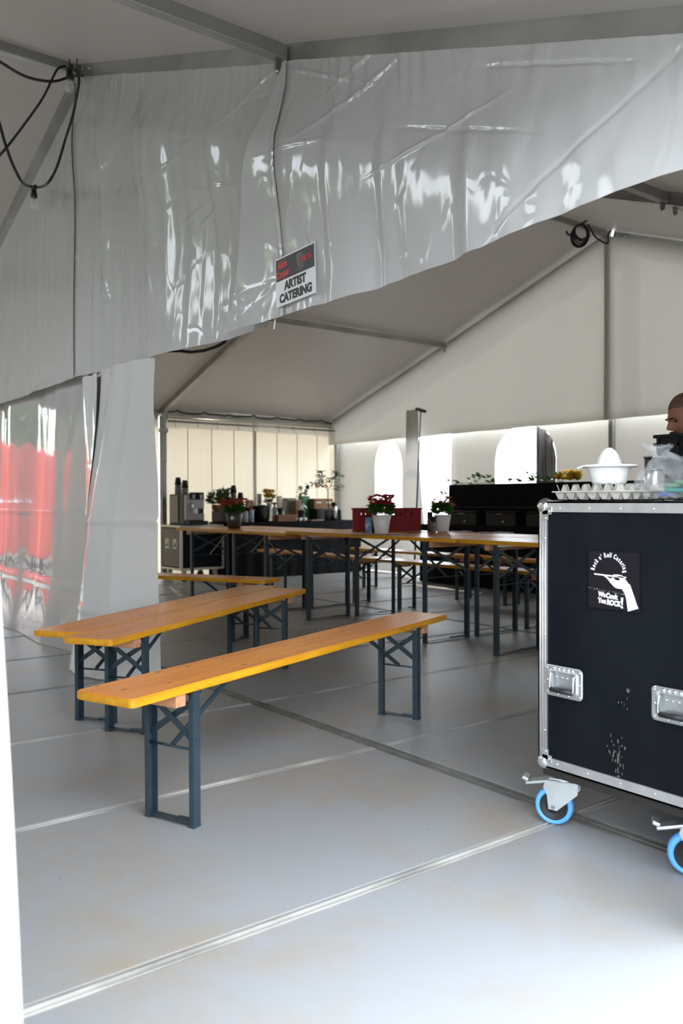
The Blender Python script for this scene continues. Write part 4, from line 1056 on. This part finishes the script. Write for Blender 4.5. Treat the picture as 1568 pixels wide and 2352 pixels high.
# ------------------------------------------------------------------ black buffet by the back wall
bf = thing('buffet_table', 'long buffet table draped to the floor in black cloth by back wall', 'table', (7.55, 8.22, 0))
def drape(x0, x1, y0, y1, z0, z1, seed, nm, parent, m):
    """cloth box: four pleated sides and a top, coordinates local to parent"""
    per = [(x0, y0), (x0, y1), (x1, y1), (x1, y0), (x0, y0)]
    Ls = [0]
    for a, c in zip(per, per[1:]): Ls.append(Ls[-1]+math.hypot(c[0]-a[0], c[1]-a[1]))
    cx, cy = (x0+x1)/2, (y0+y1)/2
    def f(u, v):
        s = u*Ls[-1]; k = max(i for i in range(4) if Ls[i] <= s+1e-9); t = (s-Ls[k])/(Ls[k+1]-Ls[k])
        x = lerp(per[k][0], per[k+1][0], t); y = lerp(per[k][1], per[k+1][1], t)
        o = (.016*math.sin(s*26+seed)+.010*nz(s*4, v, seed))*(1-v)
        d = Vector((x-cx, y-cy)); 
        nx, ny = ((-1, 0), (0, -1 if y1 < y0 else 1), (1, 0), (0, 1 if y1 < y0 else -1))[k]
        return (x+nx*o, y+ny*o, lerp(z0, z1, v))
    obj(nm, sheet(f, int(Ls[-1]*26), 8), m, parent)
    MB().box((cx, cy, z1-.004), (abs(x1-x0), abs(y1-y0), .008)).build('top_cloth', m, parent)
drape(0, .48, 0, -4.3, .01, .76, 1, 'cloth_skirt', bf, M_CLOTH)
bs = thing('serving_shelf', 'raised black draped shelf on the buffet with ivy on top', 'shelf', (7.72, 7.86, .762))
drape(0, .30, 0, -3.9, .0, .505, 2, 'cloth_skirt', bs, M_CLOTH)
MB().box((-.006, -1.95, .22), (.012, 3.85, .010)).build('shelf_edge', M_COFD, bs)
for k in range(4):
    w = thing('food_warmer', ['black food warmer nearest the doorway on the buffet', 'second black food warmer from the doorway on the buffet', 'third black food warmer from the doorway on the buffet', 'last black food warmer toward the flight case on the buffet'][k], 'warmer', (7.625, 7.45-.62*k, .762), group='food warmers on the buffet')
    MB().box((0, 0, .075), (.15, .46, .15), bev=.008).build('body', M_BLK, w); MB().box((0, 0, .165), (.15, .48, .022), bev=.006).build('lid', M_BLK, w)
    MB().tube([(-.08, -.05, .14), (-.10, -.05, .14), (-.10, .05, .14), (-.08, .05, .14)], .005, 6).build('handle', M_STEEL, w)
    MB().lathe([(.001, 0), (.016, 0), (.016, .012), (.001, .014)], 12).mesh('k')
    me = MB().lathe([(.001, 0), (.016, 0), (.016, .012), (.001, .014)], 12).mesh('knob'); me.transform(Matrix.Translation((-.075, -.05, .05)) @ Matrix.Rotation(R(-90), 4, 'Y')); obj('knob', me, M_STEEL, w)
iv = thing('ivy_garland', 'green ivy garland trailing over the raised black shelf', 'plant', (7.80, 7.8, 1.270))
b = MB(); b.tube([(.02*math.sin(k), -.12*k, .012+.008*math.sin(k*1.7)) for k in range(15)], .004, 5).tube([(0, 0, .01), (-.06, .10, -.05), (-.07, .13, -.18), (-.06, .12, -.30)], .004, 5).build('stem', M_BARK, iv)
rnd = random.Random(5); b = MB()
for y0, n, sp in ((-.05, 8, .08), (-.42, 22, .10), (-.62, 8, .05), (-1.0, 12, .08), (-1.3, 20, .12), (-1.5, 10, .07)):
    for k in range(n):
        q = Vector((rnd.uniform(-.06, .06), y0+rnd.gauss(0, sp*.6), rnd.uniform(.0, .10 if n > 15 else .04))); b.leaf(q, (rnd.uniform(-1, 0), rnd.uniform(-1, 1), rnd.uniform(.1, .8)), (rnd.uniform(-1, 1), 0, 1), .065, .06)
for k in range(16): b.leaf((-.06+rnd.uniform(-.02, .02), .12+rnd.uniform(-.02, .02), -.02-.28*rnd.random()), (-.4, rnd.uniform(-.3, 1), -.6), (1, 0, .3), .05, .04)
b.build('leaves', M_LEAFD, iv)
p = hit(1302, 1109, 0, 7.85)
g = thing('flower_bunch', 'bunch of yellow and orange flowers on the raised black shelf', 'flowers', (p.x, p.y, 1.27))
foliage('leaves', M_LEAF, g, (0, 0, .04), .14, .08, 70, .07, .03, seed=8); blossoms(M_FYEL, g, (0, -.04, .02), .16, .10, 60, .05, 9); blossoms(M_FORA, g, (.0, .12, .02), .05, .07, 10, .025, 10)

# ------------------------------------------------------------------ coffee corner on the far left
kc = thing('flight_case', 'grey-sided flight case on castors carrying the coffee machine', 'flight case', (5.05, 10.10, 0))
w, d, z0, z1 = .62, .58, .17, .735
MB().box((w/2, d/2, (z0+z1)/2), (w-.01, d-.01, z1-z0-.01)).build('body', M_LAM, kc)
MB().box((-.001, d/2, (z0+z1)/2), (.006, d-.05, z1-z0-.06)).build('side_panel', M_CASEG, kc)
M_CREAM = mat('pale_edge', (.62, .58, .50), .45, .3)
b = MB()
for x in (0, w):
    for y in (0, d): b.box((x, y, (z0+z1)/2), (.032, .032, z1-z0), bev=.004)
for z in (z0, z1):
    for y in (0, d): b.box((w/2, y, z), (w, .03, .03), bev=.004)
    for x in (0, w): b.box((x, d/2, z), (.03, d, .03), bev=.004)
b.build('edge_frame', M_CREAM, kc)
for y in (.17, .40):
    MB().box((-.006, y, .50), (.003, .10, .13)).build('sticker', mat('pale_sticker', (.55, .60, .52), .5), kc)
    MB().poly([(-.0085, y+a, .47+c) for a, c in ((-.03, 0), (.02, -.01), (.035, .01), (.0, .02), (-.005, .05), (-.02, .055))], .001, (-1, 0, 0)).build('sticker_print', M_COFD, kc)
for x in (.08, w-.08):
    for y in (.08, d-.08):
        q = thing('castor'); q.parent = kc; q.location = (x, y, 0); b = MB(); b.lathe([(.001, -.015), (.045, -.018), (.05, 0), (.045, .018), (.001, .015)], 18); me = b.mesh('wheel'); me.transform(Matrix.Translation((0, 0, .05)) @ Matrix.Rotation(R(90), 4, 'X')); obj('wheel', me, M_BLK, q)
        MB().box((0, .024, .10), (.05, .004, .10)).box((0, -.024, .10), (.05, .004, .10)).box((0, 0, .150), (.08, .07, .006)).build('fork', M_ZINC, q)
cm = thing('coffee_machine', 'silver and black automatic coffee machine on the flight case', 'coffee machine', (5.12, 10.14, .752))
MB().box((.15, .24, .205), (.29, .44, .41), bev=.012).build('housing', M_COFD, cm)
MB().box((-.003, .30, .21), (.006, .24, .36), bev=.002).build('water_tank', mat('smoke_panel', (.10, .10, .095), .25), cm)
MB().box((.15, .008, .23), (.285, .03, .34), bev=.008).build('front_panel', M_COFS, cm)
MB().box((.175, -.008, .385), (.20, .05, .095), bev=.01).build('control_head', M_COFD, cm)
for k in range(2): MB().box((.12+.11*k, -.034, .375), (.035, .004, .06)).build('button_row', M_COFS, cm)
MB().box((.175, -.034, .375), (.05, .004, .065)).build('display', mat('display', (.01, .015, .02), .1), cm)
MB().box((.205, -.035, .185), (.11, .06, .085), bev=.008).build('spout_block', M_CHROME, cm)
me = MB().lathe([(.001, 0), (.020, 0), (.018, .02), (.001, .022)], 14).mesh('dial'); me.transform(Matrix.Translation((.215, -.066, .19)) @ Matrix.Rotation(R(90), 4, 'X')); obj('dial', me, M_BLK, cm)
MB().tube([(.095, -.02, .29), (.095, -.04, .28), (.095, -.045, .20)], .013, 8).build('steam_wand', M_CHROME, cm)
MB().box((.15, -.05, .03), (.28, .14, .05), bev=.006).build('drip_tray', M_BLK, cm)
def cup_stack(x, y, z, h, label):
    g = thing('cup_stack', label, 'paper cups', (x, y, z), group='stacks of paper cups')
    MB().lathe([(.044, 0), (.038, h-.10), (.046, h-.10), (.046, h-.105)], 18).build('cups', M_CUP, g)
    b = MB(); b.lathe([(.047, h-.10), (.031, h), (.001, h)], 18); b.build('top_cup', M_COFD, g)
    b = MB()
    for k in range(7): z_ = .02+(h-.14)*k/7; b.lathe([(.0455-.005*z_/h, z_), (.0475-.005*z_/h, z_+.004), (.0455-.005*z_/h, z_+.008)], 18)
    b.build('cup_rims', M_CUP, g)
cup_stack(5.17, 10.42, 1.163, .225, 'taller grey paper cup stack on the coffee machine')
cup_stack(5.21, 10.30, 1.163, .185, 'shorter grey paper cup stack on the coffee machine')
bc = thing('bar_counter', 'long counter draped in black cloth along the sunlit left wall', 'counter', (5.72, 9.97, 0))
drape(0, 2.25, 0, .62, .01, .775, 3, 'cloth_skirt', bc, M_CLOTH)
CZT = .777
ub = MB().box((5.99, 10.44, CZT+.075), (.46, .26, .15), bev=.006).build('riser_box', M_BLK, label='low black riser box behind charcoal pot carrying cups and ferns', cat='box')
ub['label'] = 'low black riser box carrying ferns and paper cups'
MB().box((7.55, 10.40, CZT+.085), (.42, .30, .17), bev=.006).build('riser_box', M_BLK, label='black riser box under the slotted cardboard box', cat='box')
def cpos(px, Y): 
    q = hit(px, 1190, 1, Y); return q.x
fr = thing('milk_cooler', 'black upright milk cooler right of the coffee machine', 'cooler', (5.70, 10.14, .752)); fr.location = (5.72, 10.03, CZT)
MB().box((.07, .12, .105), (.15, .22, .21), bev=.008).build('housing', M_BLK, fr); MB().box((.07, .006, .12), (.135, .012, .17), bev=.004).build('door', M_COFD, fr); MB().box((.125, -.004, .13), (.01, .012, .05)).build('handle', M_STEEL, fr)
cup_stack(cpos(538, 10.38), 10.40, CZT+.151, .36, 'tall grey paper cup stack on the riser box')
cup_stack(cpos(553, 10.36), 10.37, CZT+.151, .26, 'shorter grey paper cup stack on the riser box')
def fern(px, Y, z, r, h, label, seed, potm):
    g = thing('potted_fern', label, 'potted plant', (cpos(px, Y), Y, z)); pot(g, potm, .05, .065, .09)
    foliage('fronds', M_LEAFD, g, (0, 0, .13), r, h, 220, .10, .022, .5, seed)
fern(497, 10.44, CZT+.151, .085, .14, 'bushy green fern in terracotta pot beside coffee machine', 31, M_TERRA)
fern(513, 10.52, CZT+.151, .05, .22, 'taller dark green herb in terracotta pot before the cup stacks', 32, M_TERRA)
bread = MB(); bread.ball((0, 0, .09), .09, .7, .5, 1.0, sub=3); bread.build('wicker_basket', mat('beige_wicker', (.34, .26, .18), .8, bump=.4, bscale=60), label='rounded beige wicker basket behind the herb pot', cat='basket', loc=(cpos(528, 10.53), 10.54, CZT+.1525))
def jar(px, Y, z, r, h, m, label, cap_m=None, name='jar', prof=None):
    g = thing(name, label, name.replace('_', ' '), (cpos(px, Y), Y, z))
    MB().lathe(prof or [(r*.9, 0), (r, .006), (r, h*.82), (r*.75, h*.9)], 18).build('body', m, g)
    MB().lathe([(r*.80, h*.88), (r*.85, h*.9), (r*.85, h), (r*.3, h)], 18).build('lid', cap_m or M_STEEL, g); return g
jar(563, 10.06, CZT, .045, .15, mat('sugar_glass', (.55, .54, .52), .1, alpha=.7), 'glass sugar jar with steel lid right of the charcoal pot', M_STEEL)
jar(577, 10.04, CZT, .034, .19, M_BLUEL, 'blue labelled bottle with red cap on the left counter', mat('red_cap', (.5, .02, .02), .4), 'bottle')
te = thing('tea_rack', 'black rack full of red and brown tea packets', 'rack', (cpos(573, 10.27), 10.27, CZT))
MB().box((0, 0, .10), (.13, .12, .20), bev=.006).build('rack', M_BLK, te)
for k in range(7): MB().box((-.05+.017*k, -.01, .225+.02*(k % 3)), (.018, .05, .075), Matrix.Rotation(random.uniform(-.2, .2), 3, 'Y')).build('packet', M_BROWNL, te)
kt = thing('stock_pot', 'wide steel stock pot with dark lid on the left counter', 'pot', (cpos(602, 10.12), 10.14, CZT))
MB().lathe([(.10, 0), (.105, .006), (.105, .205), (.112, .21)], 28).build('body', mat('dark_steel', (.14, .135, .13), .28, 1.0), kt); MB().lathe([(.114, .208), (.112, .218), (.04, .235), (.001, .236)], 28).build('lid', M_BLK, kt)
for s in (-1, 1): MB().tube([(s*.105, -.03, .16), (s*.135, -.03, .165), (s*.135, .03, .165), (s*.105, .03, .16)], .007, 6).build('handle', M_STEEL, kt)
gt = thing('glass_stack', 'stack of clear drinking glasses behind the stock pot', 'glasses', (cpos(597, 10.45), 10.47, CZT+.1525))
MB().lathe([(.03, 0), (.034, .16), (.031, .16), (.028, .01), (.001, .01)], 16).lathe([(.031, .10), (.035, .24), (.032, .24), (.029, .11)], 16).build('glass', mat('frosted_glass', (.50, .56, .55), .2, alpha=.6), gt)
MB().box((cpos(599, 10.47), 10.47, CZT+.0765), (.16, .16, .151), bev=.004).build('riser_box', M_BLK, label='small black riser box under the drinking glasses', cat='box')
vf = thing('flower_vase', 'glass vase with yellow flowers on the left counter', 'vase', (cpos(618, 10.33), 10.33, CZT))
MB().lathe([(.04, 0), (.05, .02), (.05, .16), (.038, .22), (.046, .25), (.043, .25), (.034, .22), (.046, .16), (.046, .02), (.001, .015)], 18).build('vase', M_GLASS, vf)
b = MB()
for k in range(9): a = k*.7; b.tube([(0, 0, .02), (.02*math.cos(a), .02*math.sin(a), .22), (.07*math.cos(a), .07*math.sin(a), .36)], .004, 5)
b.build('stems', M_LEAF, vf); blossoms(M_FYEL, vf, (.0, 0, .33), .085, .12, 60, .05, 41); foliage('leaves', M_LEAFD, vf, (0, 0, .27), .06, .1, 40, .07, .025, seed=42)
jar(630, 10.50, CZT, .036, .27, M_TEAL, 'dark teal glass bottle behind the brown carton', M_BLK, 'bottle', [(.036, 0), (.036, .17), (.014, .22), (.013, .25)])
jd = thing('juice_dispenser', 'tall glass dispenser on black stand behind brown carton', 'dispenser', (cpos(642, 10.20), 10.20, CZT))
MB().lathe([(.058, 0), (.058, .02), (.036, .03), (.036, .17), (.05, .18), (.05, .19)], 20).build('stand', M_BLK, jd); MB().lathe([(.046, .19), (.046, .33), (.04, .36), (.001, .36)], 20).build('tank', mat('smoky_glass', (.42, .40, .36), .1, alpha=.6), jd)
for s in (-1, 1): MB().tube([(s*.05, -.02, .0), (s*.05, -.02, .18)], .006, 6).build('strut', M_CHROME, jd)
def carton(px, Y, z, w, d, h, m, label, rz=0, slots=False, name='carton'):
    g = thing(name, label, 'box', (cpos(px, Y), Y, z), rz); MB().box((0, 0, h/2), (w, d, h), bev=.003).build('board', m, g)
    MB().box((0, 0, h+.001), (w-.004, .03, .002)).build('tape', mat('tape', (.34, .22, .12), .4), g)
    if slots:
        for s in (-1, 1): MB().box((s*w*.27, -d/2-.001, h*.62), (w*.28, .003, .02), bev=.001).build('hand_slot', mat('slot_light', (.62, .58, .50), .6), g)
    return g
carton(655, 10.02, CZT, .30, .13, .095, M_CARD, 'low brown cardboard box at the front of the left counter', R(-3))
carton(664, 10.48, CZT, .19, .12, .33, mat('patterned_pack', (.05, .11, .07), .5, c2=(.34, .28, .24), nscale=16), 'tall patterned green and beige pack behind the brown carton', R(4))
carton(683, 10.34, CZT+.0, .10, .09, .30, M_BROWNL, 'red and beige snack pack beside the patterned pack', R(-8))
carton(698, 10.47, CZT, .14, .10, .36, M_GREEN, 'bright green pack behind the cream rose vase', R(3))
carton(735, 10.40, CZT+.171, .34, .20, .15, M_CARD, 'brown cardboard box with two white hand slots on riser', R(-2), True)
vr = thing('flower_vase', 'slim vase with one cream rose and dark bud before green pack', 'vase', (cpos(692, 10.25), 10.24, CZT))
MB().lathe([(.03, 0), (.038, .02), (.03, .16), (.02, .24), (.026, .26), (.018, .24), (.026, .16), (.001, .02)], 16).build('vase', M_GLASS, vr)
MB().tube([(0, 0, .02), (0, 0, .26), (-.015, 0, .47)], .004, 5).tube([(0, 0, .1), (.02, 0, .3), (.075, -.02, .47), (.085, -.02, .48)], .004, 5).build('stems', M_LEAFD, vr)
MB().ball((-.02, 0, .48), .036, 1, 1, .9, sub=2).build('rose', M_FWHI, vr); MB().ball((.09, -.02, .49), .032, .95, .95, 1.1, sub=2).build('bud', M_LEAFD, vr); foliage('leaves', M_LEAFD, vr, (.01, 0, .36), .05, .10, 18, .07, .035, seed=51)
gr = thing('coffee_grinder', 'small black grinder with chrome handle and white cups in front', 'grinder', (cpos(694, 10.04), 10.06, CZT))
MB().lathe([(.06, 0), (.055, .07), (.045, .10), (.06, .12), (.06, .15), (.02, .16)], 20).build('body', M_BLK, gr); MB().tube([(.05*math.cos(a), -.05, .17+.05*math.sin(a)) for a in [math.pi*k/10 for k in range(11)]], .008, 6).build('handle', M_CHROME, gr)
for k, px in enumerate((678, 690, 700)):
    g = thing('coffee_cup', ['white coffee cup left of the small grinder', 'white coffee cup in front of the small grinder', 'white coffee cup right of the small grinder'][k], 'cup', (cpos(px, 9.99), 9.995, CZT), group='white cups by the grinder')
    MB().lathe([(.018, 0), (.028, .05), (.025, .05), (.015, .006), (.001, .006)], 14).build('cup', M_WHITE, g); MB().tube([(.026, 0, .04), (.04, 0, .035), (.038, 0, .018), (.022, 0, .014)], .003, 5).build('handle', M_WHITE, g)
ct = thing('citrus_tree', 'small citrus tree with orange fruit in a dark pot', 'potted tree', (cpos(753, 10.12), 10.10, CZT))
pot(ct, M_GREYPOT, .055, .07, .15); s_ = 1.0
def tp(px, py): q = hit(px, py, 1, 10.10); return q-Vector(ct.location)
MB().tube(smooth([Vector((0, 0, .15)), tp(753, 1150), tp(753, 1132), tp(752, 1124)]), [.008]*25, 6).tube([tp(752, 1124), tp(745, 1118), tp(738, 1105), tp(742, 1088)], .005, 5).tube([tp(753, 1125), tp(760, 1115), tp(764, 1100), tp(775, 1090)], .005, 5).tube([tp(760, 1116), tp(772, 1120), tp(782, 1120)], .003, 5).tube([tp(742, 1116), tp(730, 1114), tp(718, 1112)], .003, 5).build('trunk', M_BARK, ct)
rnd = random.Random(61); b = MB()
for (px, py, n, sp) in ((740, 1085, 12, .05), (732, 1096, 9, .04), (737, 1112, 22, .055), (722, 1113, 12, .05), (750, 1103, 10, .05), (775, 1092, 16, .05), (772, 1100, 8, .05), (780, 1119, 14, .05), (762, 1112, 4, .03)):
    c = tp(px, py)
    for k in range(n):
        q = c+Vector((rnd.gauss(0, sp*.5), rnd.gauss(0, sp), rnd.gauss(0, sp*.5))); b.leaf(q, (rnd.uniform(-1, 1), rnd.uniform(-1, 1), rnd.uniform(-.2, .6)), (rnd.uniform(-1, 1), rnd.uniform(-1, 1), 1), .085, .032)
b.build('leaves', M_LEAFD, ct)
b = MB()
for px, py in ((731, 1116), (748, 1114), (751, 1118), (777, 1125), (726, 1118)): b.ball(tp(px, py), .018, sub=2)
b.build('fruit', M_FRUIT, ct)
th = thing('thermos', 'brushed steel thermos jug right of the citrus tree', 'thermos', (cpos(770, 10.0), 10.03, CZT), R(60)); MB().lathe([(.045, 0), (.047, .19), (.04, .215)], 20).build('body', M_STEEL, th); MB().lathe([(.042, .213), (.042, .26), (.02, .27)], 20).build('lid', M_BLK, th); MB().tube([(.05, 0, .18), (.09, 0, .18), (.09, 0, .06), (.05, 0, .05)], .008, 6).build('handle', M_BLK, th)
jar(780, 10.02, CZT, .026, .16, M_BLK, 'small dark bottle beside the thermos', M_BLK, 'bottle')
MB().box((cpos(728, 10.0), 10.03, CZT+.009), (.22, .10, .016), bev=.002).build('wooden_board', mat('walnut_board', (.25, .11, .06), .5), label='flat wooden board at the front edge of the left counter', cat='board')

# ------------------------------------------------------------------ outside: what the windows and the glossy sheets show
tk = thing('box_trailer', 'red box trailer outside the open left side, mirrored in glossy sheet', 'trailer', (-2.5, 19.0, -.14))
MB().box((0, 0, 1.28), (9.0, 2.4, 2.1), bev=.05).build('body', M_TRUCK, tk); MB().box((0, -1.21, 1.2), (8.9, .02, .08)).build('stripe', M_WPRINT, tk)
for x in (-3, -2, 2.8):
    me = MB().lathe([(.001, -.14), (.30, -.14), (.48, -.12), (.48, .12), (.001, .14)], 24).mesh('wheel'); me.transform(Matrix.Translation((x, -1.0, .48)) @ Matrix.Rotation(R(90), 4, 'X')); obj('wheel', me, M_BLK, tk)
def tree(x, y, h, r, label, seed):
    t = thing('tree', label, 'tree', (x, y, -.14), group='trees outside the tent'); rnd = random.Random(seed)
    MB().tube([(0, 0, 0), (.1, .05, h*.3), (0, .1, h*.6)], [.22, .16, .08], 8).build('trunk', M_BARK, t)
    b = MB()
    for k in range(2600):
        a = rnd.uniform(0, 6.28); e_ = math.asin(rnd.uniform(-.8, 1)); q = rnd.uniform(.55, 1)
        p = Vector((r*q*math.cos(a)*math.cos(e_), r*q*math.sin(a)*math.cos(e_), h*.56+h*.42*q*math.sin(e_)))
        b.leaf(p, (rnd.uniform(-1, 1), rnd.uniform(-1, 1), rnd.uniform(-1, .4)), (rnd.uniform(-1, 1), rnd.uniform(-1, 1), 1), .5, .32)
    b.build('crown', M_TREEL, t)
TREES = [(-6, 27, 6.5, 3.0, 'leafy tree behind the red trailer, seen in reflections'), (2.5, 27, 6, 3.0, 'leafy tree behind the right end of the red trailer'),
         (-13, 24.5, 8.5, 3.2, 'tall leafy tree beyond the left end of red trailer'), (-12.5, 17, 8, 3.0, 'second leafy tree in the row beyond the near gable'),
         (-13.5, 9.5, 9, 3.2, 'third leafy tree in the row beyond the near gable'), (-12.5, 2, 8, 3.0, 'last leafy tree of the row, toward the entrance side')]
for k, (x, y, h, r_, lb) in enumerate(TREES): tree(x, y, h, r_, lb, 100+k)
vn = thing('parked_van', 'pale van parked outside, seen through the arched back window', 'van', (14.2, 16.7, -.14), R(-30))
MB().box((0, 0, 1.15), (4.2, 1.8, 1.5), bev=.15).build('body', M_VANW, vn); MB().box((-1.6, 0, 1.45), (1.0, 1.84, .5), bev=.05).build('windscreen', M_BLK, vn)
for x in (-1.3, 1.3):
    for y in (-.85, .85):
        me = MB().lathe([(.001, -.1), (.22, -.1), (.33, -.08), (.33, .08), (.001, .1)], 20).mesh('wheel'); me.transform(Matrix.Translation((x, y, .33)) @ Matrix.Rotation(R(90), 4, 'X')); obj('wheel', me, M_BLK, vn)
bf_ = thing('crowd_barrier', 'steel crowd barrier outside the arched back window', 'barrier', (9.75, 12.6, -.14), R(-40))
MB().tube([(-1.1, 0, .1), (-1.1, 0, 1.4), (-.95, 0, 1.5), (.95, 0, 1.5), (1.1, 0, 1.4), (1.1, 0, .1)], .02, 8).build('frame', M_STEEL, bf_)
for k in range(13): MB().tube([(-1.0+.16*k, 0, .2), (-1.0+.16*k, 0, 1.48)], .007, 6).build('bar', M_STEEL, bf_)
for s in (-1, 1): MB().box((s*.8, 0, .02), (.06, .6, .03)).build('foot', M_STEEL, bf_)
